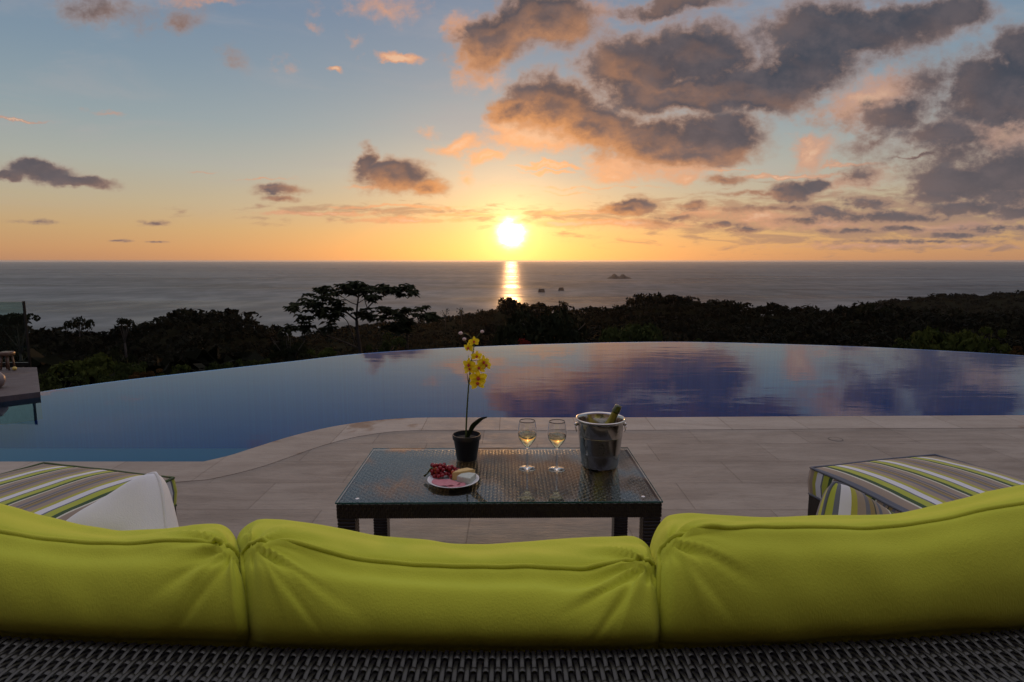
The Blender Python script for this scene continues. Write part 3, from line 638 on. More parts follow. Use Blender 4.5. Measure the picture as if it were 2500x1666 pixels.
# ------------------------------------------------------------------ pool, coping, deck
near_px = [(2900,1012),(2700,1013),(2500,1015.5),(2000,1018),(1500,1021),(1200,1021),(1080,1021),(1000,1022.5),(930,1027),(850,1037),(780,1050),(700,1070),(620,1095),(560,1114),(497,1129)]
NE = [atz(*p) for p in near_px]; NE = catmull(NE[::-1], 260)           # left corner -> right
yl = NE[0][1]; left = np.array([(x, yl, 0) for x in np.linspace(-9, NE[0][0]-.02, 14)])
NE = np.vstack([left, NE]); NE = np.vstack([NE, [(14, NE[-1][1], 0)]])
rim_px = [(-300,1026),(-100,990),(98,957),(250,935),(420,915),(700,884),(880,864),(1100,850),(1350,840),(1660,835),(2000,843),(2250,853.5),(2500,868),(2700,884),(2900,905)]
WZ = -0.025
RM = catmull([atz(a, b_, WZ) for a, b_ in rim_px], 90)
RM = np.vstack([[(-9, RM[0][1]-1.0, WZ)], RM, [(14, RM[-1][1]-1.6, WZ)]])
# resample both by x
xs = np.concatenate([np.linspace(-9, 12, 150)])
ny_ = np.interp(xs, NE[:, 0], NE[:, 1]); ry_ = np.interp(xs, RM[:, 0], RM[:, 1])
xs_s = xs
def strip(name, rows, m, up=True, kind='structure', uv=None):
    V_ = np.concatenate([np.stack(r_, 1) for r_ in rows]); n = len(rows[0][0]); Q = gridQ(len(rows), n)
    return link(name, npmesh(name, V_, Q if not up else Q[:, ::-1]), m)
K = lambda a: np.full(len(xs), a)
rows = [(xs, ny_+(ry_-ny_)*t, K(WZ)) for t in np.linspace(0, 1, 24)]
pw = strip('pool_water', [(a, b_, c) for a, b_, c in rows], m_pool); tag(pw, kind='structure')
rows = [(xs, ny_+.004, K(-.02)), (xs, ny_+.004, K(-1.45)), (xs, ny_+(ry_-ny_)*.5, K(-1.45)), (xs, ry_-.02, K(-1.45)), (xs, ry_-.02, K(WZ-.006)), (xs, ry_+.10, K(WZ-.012)), (xs, ry_+.14, K(-.08)), (xs, ry_+.14, K(-2.3))]
ba = strip('pool_basin', rows, m_tile); ba.data.polygons.foreach_set('use_smooth', [False]*len(ba.data.polygons)); tag(ba, kind='structure')
mb = MB(); mb.box((-9, yl+.01, -1.4), (-1.78, 4.98, -.22)); mb.box((-9, 4.985, -1.4), (-1.6, 5.3, -.55))
stp = mb.build('pool_steps', m_step, None, False); tag(stp, kind='structure')
# coping (offset inward by normal)
d = np.gradient(NE[:, :2], axis=0); d /= np.linalg.norm(d, axis=1)[:, None]; nrm = np.stack([-d[:, 1], d[:, 0]], 1)
inner = NE[:, :2]-nrm*.385
for i in range(1, len(inner)):                       # keep monotone through the inside corner
    inner[i, 0] = max(inner[i, 0], inner[i-1, 0]+1e-4)
def ripple(a): return a
CP = [np.column_stack([NE[:, :2]+nrm*.0, np.full(len(NE), -.20)]), np.column_stack([NE[:, :2]+nrm*.012, np.full(len(NE), -.015)]), np.column_stack([NE[:, :2]-nrm*.003, np.full(len(NE), .006)]), np.column_stack([inner, np.full(len(NE), .003)]), np.column_stack([inner, np.full(len(NE), -.02)])]
cop = link('pool_coping', npmesh('pool_coping', np.concatenate(CP), gridQ(5, len(NE))[:, ::-1], smooth=False), m_cope); tag(cop, kind='structure')
iy = np.interp(np.linspace(-9, 13, 200), inner[:, 0], inner[:, 1]); xx = np.linspace(-9, 13, 200)
rows = [np.column_stack([xx, iy+.02, np.zeros(200)])]+[np.column_stack([xx, np.full(200, y_), np.zeros(200)]) for y_ in np.linspace(3.2, -6, 12)]
deck = link('pool_deck', npmesh('pool_deck', np.concatenate(rows), gridQ(13, 200)), m_deck); tag(deck, kind='structure')
# round drain / skimmer lid set in the deck
dp = atz(2040, 1073); mb = MB(); mb.lathe([(.0001,.002),(.045,.002),(.048,.001),(.048,.0)], 28, dp)
lid = mb.build('drain_cover', m_deck); tag(lid, 'small round stone coloured drain cover set in the deck near the pool', 'drain cover')
mb = MB(); mb.lathe([(.049,.0005),(.050,.0018),(.052,.0018),(.053,.0005)], 28, dp); mb.build('ring', m_alu, lid)

# stone platform at left, glass balustrade, stool, lantern
PZ = .03; pls = [atz(98, 957, PZ), atz(90, 897, PZ), atz(-260, 900, PZ), atz(-260, 1000, PZ), atz(0, 969, PZ)]
t_ = empty('stone_platform', pls[0]); tag(t_, 'flat pinkish stone slab at the left end of the infinity edge', 'platform')
mb = MB(); V_ = [(p.x-pls[0].x, p.y-pls[0].y, z) for z in (-.03, 0.0) for p in pls]
mb.add([(a, b_, z-(.25 if z < -.01 else 0)) for a, b_, z in V_], [(0,1,2,3,4)[::-1], (5,6,7,8,9)]+[(i, (i+1) % 5, 5+(i+1) % 5, 5+i) for i in range(5)]); mb.build('slab', m_wall, t_, False)
g0 = atz(50, 884, .03); g1t = atD(33, 737, 8.05)
t_ = empty('glass_balustrade', (g0.x, 8.05, -.3)); tag(t_, 'clear greenish glass balustrade panel behind the stone platform at the left edge', 'balustrade')
mb = MB(); mb.box((-1.9, -.006, .30), (-.02, .006, 1.10)); mb.build('glass_panel', m_pglass, t_, False)
mb = MB(); mb.box((-.018, -.012, -1.2), (.004, .012, 1.11)); mb.build('post', m_alu, t_, False)
mb = MB(); mb.box((-1.9, -.012, .24), (-.02, .012, .296)); mb.build('bottom_rail', m_alu, t_, False)
sp = atz(20, 903, PZ)
t_ = empty('wooden_stool', sp); tag(t_, 'little brown stool with thin legs on the stone platform at the left edge', 'stool')
mb = MB(); mb.box((-.065, -.06, .17), (.065, .06, .22), None, .008); mb.build('seat', m_brass, t_)
for a, b_ in ((-.05,-.045),(.05,-.045),(-.05,.045),(.05,.045)):
    mb = MB(); mb.tube([(a*.7, b_*.7, .17), (a, b_, 0)], [.012, .009], 8); mb.build('leg', m_brass, t_)
sp2 = atz(36, 905, PZ); tb = MB(); tb.ball((0,0,0), .024, 14); o = tb.build('yellow_ball', m_yel); o.location = (sp2.x, sp2.y, PZ+.024); tag(o, 'small shiny yellow ball at the foot of the little brown stool', 'ball')
sp3 = atz(-9, 948, PZ); mb = MB(); mb.lathe([(.03,0),(.06,.02),(.085,.07),(.08,.12),(.05,.16),(.03,.175),(.035,.185)], 24); o = mb.build('ceramic_jar', m_lampg); o.location = sp3
tag(o, 'rounded pale ceramic jar cut by the left picture edge at the pool end', 'jar')

# ------------------------------------------------------------------ weave builder
def weave(S, ulen, vlen, pu, pv, wu, wvv, hgt, name, mt, parent, camber=.35, su_=4, pw=.4, und=1.0):
    """plain weave: strips along v every pu, strips along u every pv. S(u,v)->pos,normal arrays"""
    nu = int(ulen/pu); nv = max(2, int(vlen/pv)); Vs = []; Qs = []; base_ = 0
    across = np.array([-1, -.45, .45, 1.0]); ca = np.array([-.9, 0, 0, -.9])*camber
    vs = np.linspace(0, nv*pv, nv*su_+1)
    I = (np.arange(nu)+.5)[:, None, None]; VV = vs[None, :, None]; A = across[None, None, :]
    uu = I*pu+A*wu/2+0*VV; v2 = VV+0*uu
    p, n = S(uu.ravel(), v2.ravel())
    sg = np.sin(np.pi*VV/pv+np.pi*np.floor(I)); sg = np.sign(sg)*np.abs(sg)**pw
    hh = (hgt*np.where(sg > 0, sg, sg*und)+hgt*ca[None, None, :]+0*uu).ravel()
    p = p+n*hh[:, None]; Vs.append(p)
    nvx = len(vs); q = gridQ(nvx, 4); Qs.append((q[None]+(np.arange(nu)*nvx*4)[:, None, None]).reshape(-1, 4)); base_ = len(p)
    us = np.linspace(0, nu*pu, nu*su_+1)
    J = (np.arange(nv)+.5)[:, None, None]; UU = us[None, :, None]
    v2 = J*pv+A*wvv/2+0*UU; uu = UU+0*v2
    p, n = S(uu.ravel(), v2.ravel())
    sg = -np.cos(np.pi*(UU/pu-.5)+np.pi*(np.floor(J)+0)); sg = -np.sin(np.pi*UU/pu+np.pi/1*0)*0+sg
    # warp i height at row j centre: sin(pi*(j+.5)+pi*i) = (+/-)cos -> (-1)^(i+j); weft is opposite
    hh = (-hgt*np.cos(np.pi*(UU/pu-.5))*np.cos(np.pi*np.floor(J))+hgt*ca[None, None, :]+0*uu).ravel()
    p = p+n*hh[:, None]; Vs.append(p)
    nux = len(us); q = gridQ(nux, 4); Qs.append((q[None]+(np.arange(nv)*nux*4)[:, None, None]).reshape(-1, 4)+base_)
    return link(name, npmesh(name, np.concatenate(Vs), np.concatenate(Qs)), mt, parent)

# ------------------------------------------------------------------ added wall, unseen behind the sofa, blocks rear sky light from cushions and bucket
m_added_wall = simple('added_wall_plaster', (.26,.23,.20), (.32,.28,.24), 2.0, .9)
vw = empty('added_shade_wall', (0, -2.1, 0)); tag(vw, 'unseen plastered wall with a wide doorway behind the sofa, added to shade the cushions', 'wall')
mb = MB(); mb.box((-9, -.3, 0), (-1.8, 0, 4.2)); mb.box((1.8, -.3, 0), (9, 0, 4.2)); mb.box((-1.799, -.29, 2.4), (1.799, -.01, 4.19)); mb.build('wall', m_added_wall, vw, False)
mb = MB()
for a in (-1.8, -.6, .6, 1.72): mb.box((a, -.2, 0), (a+.08, -.12, 2.4))
mb.build('added_door_frame', m_alu, vw, False); mb = MB(); mb.box((-1.72, -.17, .01), (1.72, -.16, 2.39)); mb.build('added_door_glass', mat('dark_glass', col=(.01,.012,.014), rough=.05)[0], vw, False)
mb = MB(); mb.box((-9, -.5, 4.2), (9, .5, 4.4)); mb.build('added_roof_edge', m_added_wall, vw, False)

# ------------------------------------------------------------------ sofa
sofa = empty('curved_sofa', (0, .75, 0)); tag(sofa, 'dark wicker curved sofa whose broad woven back rail fills the bottom of the view', 'sofa')
inn = [(-2.62,2.15),(-2.35,1.65),(-1.95,1.25),(-1.45,.99),(-1.05,.872),(-.74,.812),(-.36,.785),(0,.777),(.36,.790),(.74,.828),(1.05,.90),(1.45,1.03),(1.95,1.30),(2.35,1.70),(2.62,2.2)]
PATH = catmull([(a, b_, 0) for a, b_ in inn], 400)[:, :2]
SL = np.concatenate([[0], np.cumsum(np.linalg.norm(np.diff(PATH, axis=0), axis=1))])
TG = np.gradient(PATH, axis=0); TG /= np.linalg.norm(TG, axis=1)[:, None]; NR = np.stack([-TG[:, 1], TG[:, 0]], 1)   # inward (towards table)
def path(s_):
    x = np.interp(s_, SL, PATH[:, 0]); y = np.interp(s_, SL, PATH[:, 1]); nx = np.interp(s_, SL, NR[:, 0]); ny = np.interp(s_, SL, NR[:, 1]); return x, y, nx, ny
RZ = .82
prof = [(.0,.74),(.0,.79),(-.004,.812),(-.012,.819),(-.03,.82),(-.10,.822),(-.17,.820),(-.20,.816),(-.222,.80),(-.232,.77),(-.235,.7),(-.25,.4),(-.26,.12)]
PR = catmull([(a, b_, 0) for a, b_ in prof], 120)[:, :2]; PL = np.concatenate([[0], np.cumsum(np.linalg.norm(np.diff(PR, axis=0), axis=1))])
PT = np.gradient(PR, axis=0); PT /= np.linalg.norm(PT, axis=1)[:, None]; PN = np.stack([PT[:, 1], -PT[:, 0]], 1)
def railS(off):
    def S(u, v):
        x, y, nx, ny = path(u+off); a = np.interp(v, PL, PR[:, 0]); z = np.interp(v, PL, PR[:, 1]); na = np.interp(v, PL, PN[:, 0]); nz = np.interp(v, PL, PN[:, 1])
        return np.stack([x+nx*a, y+ny*a-.75, z], 1), np.stack([nx*na, ny*na, nz], 1)
    return S
p_, n_ = railS(0)(np.array([SL[-1]/2]), np.array([.12]))
PNs = 1.0 if n_[0, 2] > 0 else -1.0
PN *= PNs
weave(railS(0), SL[-1], PL[-1], .00775, .0275, .0054, .0085, .0018, 'woven_back', m_wick, sofa, .5, 4, .5, 1.5)
uu, vv = np.meshgrid(np.linspace(0, SL[-1], 160), np.linspace(0, PL[-1], 40), indexing='ij')
p_, n_ = railS(0)(uu.ravel(), vv.ravel()); link('inner_shell', npmesh('inner_shell', p_-n_*.009, gridQ(160, 40)), m_wickin, sofa)

# seat: inner edge and outer edge curves of the seat ring
seat_in = [(-1.39,2.43),(-1.455,2.2),(-1.50,1.95),(-1.44,1.70),(-1.25,1.50),(-.9,1.38),(-.45,1.32),(0,1.30),(.45,1.32),(.85,1.38),(1.14,1.50),(1.32,1.70),(1.40,1.95),(1.36,2.25),(1.29,2.56)]
seat_out = [(-2.06,2.61),(-2.20,2.3),(-2.26,1.98),(-2.18,1.62),(-1.85,1.32),(-1.35,1.10),(-.65,.96),(0,.93),(.65,.96),(1.30,1.10),(1.75,1.34),(2.02,1.65),(2.12,2.0),(2.09,2.38),(1.95,2.74)]
SI = catmull([(a, b_, 0) for a, b_ in seat_in], 200)[:, :2]; SO = catmull([(a, b_, 0) for a, b_ in seat_out], 200)[:, :2]
# base under the seat
Vb = np.concatenate([np.column_stack([SI, np.full(200, z)]) if k_ == 0 else np.column_stack([SO, np.full(200, z)]) for k_, z in ((0,.14),(0,.335),(1,.335),(1,.14))])-np.array([0,.75,0])
Qb = np.concatenate([gridQ(4, 200, True), [[0,200,400,600],[799,599,399,199]]])
link('seat_base', npmesh('seat_base', Vb, Qb, smooth=False), m_wickt, sofa)
for f_ in (0.004, .25, .5, .75, .996):
    i = int(f_*199)
    for a in (.08, .92):
        q_ = SI[i]*(1-a)+SO[i]*a; q2 = SI[100]*.5+SO[100]*.5
        mb = MB(); mb.box((q_[0]-.03, q_[1]-.75-.03, 0), (q_[0]+.03, q_[1]-.75+.03, .139), None, .004); mb.build('leg', m_wickt, sofa)

def seat_cushion(f0, f1, label, phase, z0=.336, th=.115, pip=m_greyp, flip=False, crown=.034):
    i0, i1 = int(f0*199), int(f1*199); ns, nt = 60, 40
    A_ = SI[np.linspace(i0, i1, ns).astype(int)] if False else np.stack([np.interp(np.linspace(i0, i1, ns), np.arange(200), SI[:, k_]) for k_ in (0, 1)], 1)
    B_ = np.stack([np.interp(np.linspace(i0, i1, ns), np.arange(200), SO[:, k_]) for k_ in (0, 1)], 1)
    c0 = (A_+B_).mean(0)/2
    o_ = empty('seat_cushion', (c0[0], c0[1], z0)); tag(o_, label, 'seat cushion', 'striped seat cushions on the curved sofa')
    s_ = np.linspace(0, 1, ns)[:, None]; t2 = np.linspace(0, 1, nt)[None, :]
    bul = .010*np.sin(np.pi*s_)
    X = A_[:, 0:1]*(1-t2)+B_[:, 0:1]*t2; Y = A_[:, 1:2]*(1-t2)+B_[:, 1:2]*t2
    e = (1-np.abs(2*s_-1)**4)*(1-np.abs(2*t2-1)**4); Z = z0+th+crown*np.clip(e, 0, 1)**.6+.004*wob(X, Y, 3, 9)
    width = np.linalg.norm(B_-A_, axis=1).mean()
    U_ = phase+(t2 if not flip else t2)*width/.225+0*s_
    top = np.stack([X, Y, Z], 2).reshape(-1, 3)-np.array([c0[0], c0[1], z0]); uvt = np.stack([U_, s_+0*t2], 2).reshape(-1, 2)
    Q1 = gridQ(ns, nt)
    if f0 >= 0: pass
    # boundary loop
    idx = [i*nt for i in range(ns)]+[(ns-1)*nt+j for j in range(1, nt)]+[i*nt+nt-1 for i in range(ns-2, -1, -1)]+[j for j in range(nt-2, 0, -1)]
    loop = top[idx]; m_ = len(loop); per = np.concatenate([[0], np.cumsum(np.linalg.norm(np.diff(np.vstack([loop, loop[:1]])[:, :2], axis=0), axis=1))])
    cen = loop.mean(0); rows_ = []; uvs = []
    outn = loop[:, :2]-cen[:2]; outn /= np.linalg.norm(outn, axis=1)[:, None]
    for zf, ob in ((1,0),(.9,.004),(.5,.010),(.1,.004),(0,0)):
        q_ = loop.copy(); q_[:, 2] = loop[:, 2]*zf; q_[:, :2] += outn*ob; rows_.append(q_); uvs.append(np.stack([per[:-1]/.225+.37, np.full(m_, zf)], 1))
    Vs = np.concatenate([top]+rows_); uv_ = np.concatenate([uvt]+uvs); Q2 = gridQ(5, m_, False, True)+len(top)
    cov = link('cover', npmesh('cover', Vs, np.concatenate([Q1[:, ::-1], Q2]), uv_), m_stripe, o_)
    for rr_, nm in ((rows_[0], 1), (rows_[4], 0)):
        mb = MB(); lp = np.vstack([rr_, rr_[:2]])+np.array([0,0,.002 if nm else 0]); mb.tube(lp, .0055, 6, False); mb.build('piping', pip, o_)
    return o_
seat_cushion(0.0, .215, 'striped seat cushion on the left end of the curved sofa', .0, pip=m_grnp)
seat_cushion(.218, .40, 'striped seat cushion hidden behind the left lime back cushion', .1)
seat_cushion(.403, .597, 'striped seat cushion hidden behind the middle lime back cushion', .1)
seat_cushion(.60, .782, 'striped seat cushion hidden behind the right lime back cushion', .1)
seat_cushion(.785, 1.0, 'striped seat cushion on the right end of the curved sofa', -.02, pip=m_greyp)

def s_of_x(xv): return float(np.interp(xv, PATH[:, 0], SL))
def back_cushion(xa, xb, topy, pipy, label, seed, fl=(0, 0)):
    sa, sb = s_of_x(xa), s_of_x(xb); nu = 220
    t = np.linspace(0, 1, nu); tt = np.sin((t-.5)*math.pi)*.5+.5; tt = .55*t+.45*tt; s_ = sa+(sb-sa)*tt
    x, y, nx, ny = path(s_)
    def zfrom(poly, n_off):
        X, Y, nx2, ny2 = path(s_+(fl[0]+(fl[1]-fl[0])*tt)*n_off); X = X+nx2*n_off; Y = Y+ny2*n_off; z = np.full(nu, .9)
        for it in range(3):
            px = 1250+F*X/(Y*CT-(z-CAMZ)*ST)
            py = np.interp(px, [p[0] for p in poly], [p[1] for p in poly]); z = CAMZ-Y*np.tan(np.arctan((py-833)/F)+TH)
        k_ = np.ones(9)/9; zp_ = np.pad(z, 4, 'edge'); return np.convolve(zp_, k_, 'valid')
    zp = zfrom(pipy, .085); zt = zfrom(topy, .165)
    # cross-section (n, z) from the bottom back up over the top and down the front
    w_ = (b_ - a_) if False else None
    cs = [(.11,.452+0*zp),(.045,.47+0*zp),(.020,.60+0*zp),(.030,.75+0*zp),(.024,.795+0*zp),(.008,.814+0*zp),(-.003,.838+.1*(zp-.90)),(.006,.864+.4*(zp-.90)),(.032,.888+.7*(zp-.90)),(.060,zp-.010),(.085,zp),(.120,zp*.55+zt*.45+.006),(.165,zt),(.205,zt-.008),(.245,zt-.045),(.265,zt-.12),(.27,.66+0*zp),(.25,.50+0*zp),(.19,.455+0*zp)]
    CN = np.array([[c_[0]]*nu for c_ in cs]).T; CZ = np.array([c_[1] for c_ in cs]).T
    nv = 110; par = np.linspace(0, len(cs), nv, endpoint=False); m_ = len(cs)
    i1 = np.floor(par).astype(int); f = par-i1
    def cm(C):
        a, b_, c, d_ = C[:, (i1-1) % m_], C[:, i1 % m_], C[:, (i1+1) % m_], C[:, (i1+2) % m_]
        return .5*((2*b_)+(-a+c)*f+(2*a-5*b_+4*c-d_)*f*f+(-a+3*b_-3*c+d_)*f**3)
    GN, GZ = cm(CN), cm(CZ)
    jp = int(round(10/len(cs)*nv))
    # rounded ends
    q_ = np.abs(2*tt-1)
    endc = (1-np.clip(q_, 0, 1)**34)**.45; endc = np.clip(endc, .0, 1)[:, None]
    cN, cZ = .13, .70
    eN = .45+.55*endc; eZ = .76+.24*endc
    GN = cN+(GN-cN)*eN; GZ = cZ+(GZ-cZ)*eZ
    # last rings close
    W = sb-sa; a_pos = (tt*W)[:, None]; 
    seg = np.sqrt(np.diff(GN, axis=1, append=GN[:, :1])**2+np.diff(GZ, axis=1, append=GZ[:, :1])**2); arc = np.cumsum(seg, axis=1); arc = arc-arc[:, jp:jp+1]
    disp = np.zeros_like(GN)
    r_ = np.random.default_rng(seed)
    for cx in (.012, W-.012):
        dx_ = (a_pos-cx)*(1 if cx < W/2 else -1); dy_ = arc+.012
        rr_ = np.sqrt(dx_**2+dy_**2)+1e-6; ph = np.arctan2(dy_, np.abs(dx_)+1e-6)
        fold = 1.1-2.0*np.abs(np.sin(ph*4.6+r_.random()*3+rr_*3))**.7+.5*np.sin(ph*15+r_.random()*6+rr_*20)
        disp += .0062*fold*np.exp(-(rr_/.085)**1.6)*np.clip(rr_/.02, 0, 1)
        # one long diagonal crease
        ln = dy_+.55*dx_+.01; disp += -.0075*np.exp(-(ln/.0075)**2)*np.exp(-((dx_-.055)/.045)**2)
        ln = dy_+1.2*dx_+.02; disp += -.005*np.exp(-(ln/.008)**2)*np.exp(-((dx_-.04)/.03)**2)
    disp += .0035*wob(a_pos*1.0+arc*.7, arc*1.3-a_pos*.3, seed+5, 16, 8, (1.0, 1.0))
    disp += .0022*wob(a_pos*3+arc*2.2, arc*.6, seed+9, 13, 6)*np.exp(-((arc+.03)/.09)**2)
    disp += .004*wob(a_pos, 0*arc, seed+3, 22, 6)*np.exp(-((arc-.06)/.05)**2)
    # seam pinch on both sides of the piping
    disp += -.0035*np.exp(-(arc/.007)**2)
    # normals in the cross-section plane
    tN = np.roll(GN, -1, 1)-np.roll(GN, 1, 1); tZ = np.roll(GZ, -1, 1)-np.roll(GZ, 1, 1); l_ = np.sqrt(tN**2+tZ**2)+1e-9
    oN, oZ = -tZ/l_, tN/l_
    side = np.sign((oN*(GN-cN)+oZ*(GZ-cZ)).mean()); oN *= side; oZ *= side
    GN2 = GN+oN*disp; GZ2 = GZ+oZ*disp
    # ends bulge outward sideways: width grows with the middle of the section
    belly = 1-np.clip(np.abs((GZ2-.72)/.24), 0, 1)**3
    sh = (np.sign(2*tt-1)*np.clip((q_-.80)/.20, 0, 1)**2)[:, None]*(.014*belly)
    S2 = s_[:, None]+sh+(fl[0]+(fl[1]-fl[0])*tt)[:, None]*np.clip(GN2, -.01, .22)
    X_, Y_, NX, NY = path(S2.ravel()); 
    Vv = np.stack([X_+NX*GN2.ravel(), Y_+NY*GN2.ravel(), GZ2.ravel()], 1)
    c0 = np.array([x[nu//2]+nx[nu//2]*.13, y[nu//2]+ny[nu//2]*.13, .452])
    Vv = Vv-c0
    o_ = empty('back_cushion', tuple(c0)); tag(o_, label, 'cushion', 'lime back cushions along the curved sofa')
    Q_ = gridQ(nu, nv, False, True); side_ = []
    n0 = len(Vv); capA = Vv[:nv].mean(0)+np.array([-.012,0,0]); capB = Vv[-nv:].mean(0)+np.array([.012,0,0])
    Vv2 = np.vstack([Vv, capA, capB]); 
    QA = np.array([[n0, (j+1) % nv, j, j] for j in range(nv)]); QB = np.array([[n0+1, (nu-1)*nv+j, (nu-1)*nv+(j+1) % nv, (nu-1)*nv+(j+1) % nv] for j in range(nv)])
    me = bpy.data.meshes.new('cover'); me.from_pydata(Vv2.tolist(), [], [tuple(q) for q in (Q_ if side > 0 else Q_[:, ::-1]).tolist()]+[tuple(q[:3]) for q in QA.tolist()]+[tuple(q[:3]) for q in QB.tolist()])
    me.update(); me.polygons.foreach_set('use_smooth', [True]*len(me.polygons))
    link('cover', me, m_lime, o_)
    G = Vv.reshape(nu, nv, 3); ring = G[3:-3, jp]+np.array([0, 0, .0015])
    # piping runs along the top back edge and turns down at both corners
    jd = [jp-k_ for k_ in range(1, 46, 2)]
    endA = np.array([G[2, j] for j in jd])[::-1]; endB = np.array([G[-3, j] for j in jd])
    mb = MB(); pp = np.vstack([endA, ring[::2], endB]); pp = catmull(pp, len(pp)); mb.tube(pp, .0042, 8); mb.build('piping', m_limep, o_)
    return o_
TOPM = [(560,1300),(600,1296),(640,1284),(700,1283),(800,1300),(860,1310),(930,1326),(1000,1331),(1050,1333),(1100,1343),(1200,1346),(1260,1341),(1350,1335),(1450,1330),(1540,1327),(1570,1332),(1610,1352),(1650,1370)]
PIPM = [(560,1330),(600,1325),(640,1313),(690,1315),(760,1337),(850,1362),(930,1370),(1000,1375),(1150,1382),(1230,1383),(1300,1378),(1380,1383),(1430,1385),(1500,1368),(1560,1356),(1600,1368),(1650,1380)]
TOPL = [(-300,1180),(-100,1222),(0,1250),(100,1274),(200,1298),(280,1311),(400,1306),(480,1296),(540,1289),(580,1292),(610,1318),(640,1340)]
PIPL = [(-300,1225),(-100,1268),(0,1295),(120,1314),(230,1329),(300,1330),(400,1320),(480,1315),(540,1320),(580,1340),(610,1365),(640,1380)]
TOPR = [(1560,1330),(1595,1300),(1630,1266),(1700,1262),(1780,1270),(1850,1276),(2000,1277),(2100,1274),(2200,1268),(2300,1248),(2360,1232),(2430,1212),(2500,1204),(2700,1170),(2900,1150)]
PIPR = [(1560,1360),(1600,1330),(1650,1300),(1700,1287),(1780,1289),(1850,1284),(2000,1287),(2100,1289),(2200,1282),(2300,1265),(2400,1243),(2500,1228),(2700,1196),(2900,1175)]
back_cushion(-.353, .198, TOPM, PIPM, 'middle lime green back cushion with piping in front of the table', 21, (-.60, .20))
back_cushion(-1.02, -.366, TOPL, PIPL, 'left lime green back cushion with gathered corner, in front of the white pillow', 22, (-.9, -.60))
back_cushion(.210, .93, TOPR, PIPR, 'right lime green back cushion in front of the small striped pillow', 23, (.20, .9))

# throw pillows
def pillow(name, label, apex, size, rot, mt, pipm, thick=.13, ring=False, uvs=5.0, tuft=None, roll=0):
    """square pillow standing on a corner; apex = world position of the top corner; rot = euler of the pillow plane"""
    n = 60; s_ = np.linspace(-1, 1, n); X, Y = np.meshgrid(s_, s_, indexing='ij')
    pin = 1-.07*(1-np.abs(X)**2.0)*np.abs(Y)**2-.07*(1-np.abs(Y)**2.0)*np.abs(X)**2
    pin2 = 1-.035*(1-X**2)*(Y**4)-.035*(1-Y**2)*(X**4)+.012*np.sin(X*9+Y*7)*(X**4+Y**4)/2
    rd = pin2*(1-.055*(X*Y)**6); Xp, Yp = X*rd*size/2, Y*rd*size/2
    H = thick/2*(np.clip((1-X**2)*(1-Y**2), 0, 1)**.36)
    wr = .009*wob(X, Y, 31, 5, 8)*np.clip((1-X**2)*(1-Y**2), 0, 1)**.3
    if tuft: H = H-.010*np.exp(-(((X-tuft[0])**2+(Y-tuft[1])**2)/.022))
    M_ = Euler(rot).to_matrix() @ Matrix.Rotation(R(45+roll), 3, 'Z')
    A_ = M_ @ Vector((size/2*.945, size/2*.945, 0)); loc = Vector(apex)-A_
    o_ = empty(name, loc); tag(o_, label, 'throw pillow')
    top = np.stack([Xp, Yp, H+wr], 2).reshape(-1, 3); bot = np.stack([Xp, Yp, -H+wr*.0], 2).reshape(-1, 3)
    Mn = np.array(M_); Vv = np.vstack([top, bot]) @ Mn.T
    uv_ = np.stack([(1-Y)*size/2*uvs+.40, X], 2).reshape(-1, 2); uv_ = np.vstack([uv_, uv_])
    Q_ = gridQ(n, n); link('cover', npmesh('cover', Vv, np.vstack([Q_, Q_[:, ::-1]+n*n]), uv_), mt, o_)
    e = [(s, -1) for s in s_]+[(1, s) for s in s_[1:]]+[(s, 1) for s in s_[::-1][1:]]+[(-1, s) for s in s_[::-1][1:]]
    G = top.reshape(n, n, 3); ii = lambda q: int(round((q+1)/2*(n-1)))
    lp = np.array([G[ii(a), ii(b_)] for a, b_ in e]) @ Mn.T
    mb = MB(); mb.tube(lp, .004, 6, False); mb.build('piping', pipm, o_)
    return o_
wa = atD(380, 1155, 1.34)
pillow('throw_pillow', 'plain white throw pillow with pointed corner up behind the left lime cushion', wa, .46, (R(66), 0, R(-24)), m_white, m_white, .20, tuft=(.62,.30), roll=-9)
sa_ = atD(2037, 1178, 1.34)
pillow('throw_pillow', 'small striped throw pillow with pointed corner up behind the right lime cushion', sa_, .42, (R(66), 0, R(18)), m_stripe, m_greyp, .18, roll=9, uvs=6.5)

pillow('throw_pillow', 'striped throw pillow lying low to the left of the white pillow', atD(232, 1284, 1.28), .40, (R(60), 0, R(24)), m_stripe, m_greyp, .15)

# ------------------------------------------------------------------ table
tb = empty('coffee_table', (-.05, 2.515, 0), R(.6)); tag(tb, 'rectangular dark wicker coffee table with a glass top, between sofa and pool', 'coffee table')
TW, TDp, TZ = 1.21, .66, .445
def flatS(x0, y0, z0, ax, ay, nn):
    ax, ay, nn = map(np.array, (ax, ay, nn))
    def S(u, v): return np.array([x0, y0, z0])+u[:, None]*ax+v[:, None]*ay, np.repeat(nn[None].astype(float), len(u), 0)
    return S
weave(flatS(-TW/2+.004, -TDp/2+.004, TZ-.004, (1,0,0), (0,1,0), (0,0,1)), TW-.008, TDp-.008, .0155, .0155, .0128, .0128, .0017, 'woven_top', m_wicktop, tb, .3, 6, 1.0)
mb = MB(); mb.box((-TW/2+.004, -TDp/2+.004, TZ-.05), (TW/2-.004, TDp/2-.004, TZ-.0085)); mb.build('top_core', m_wickin, tb, False)
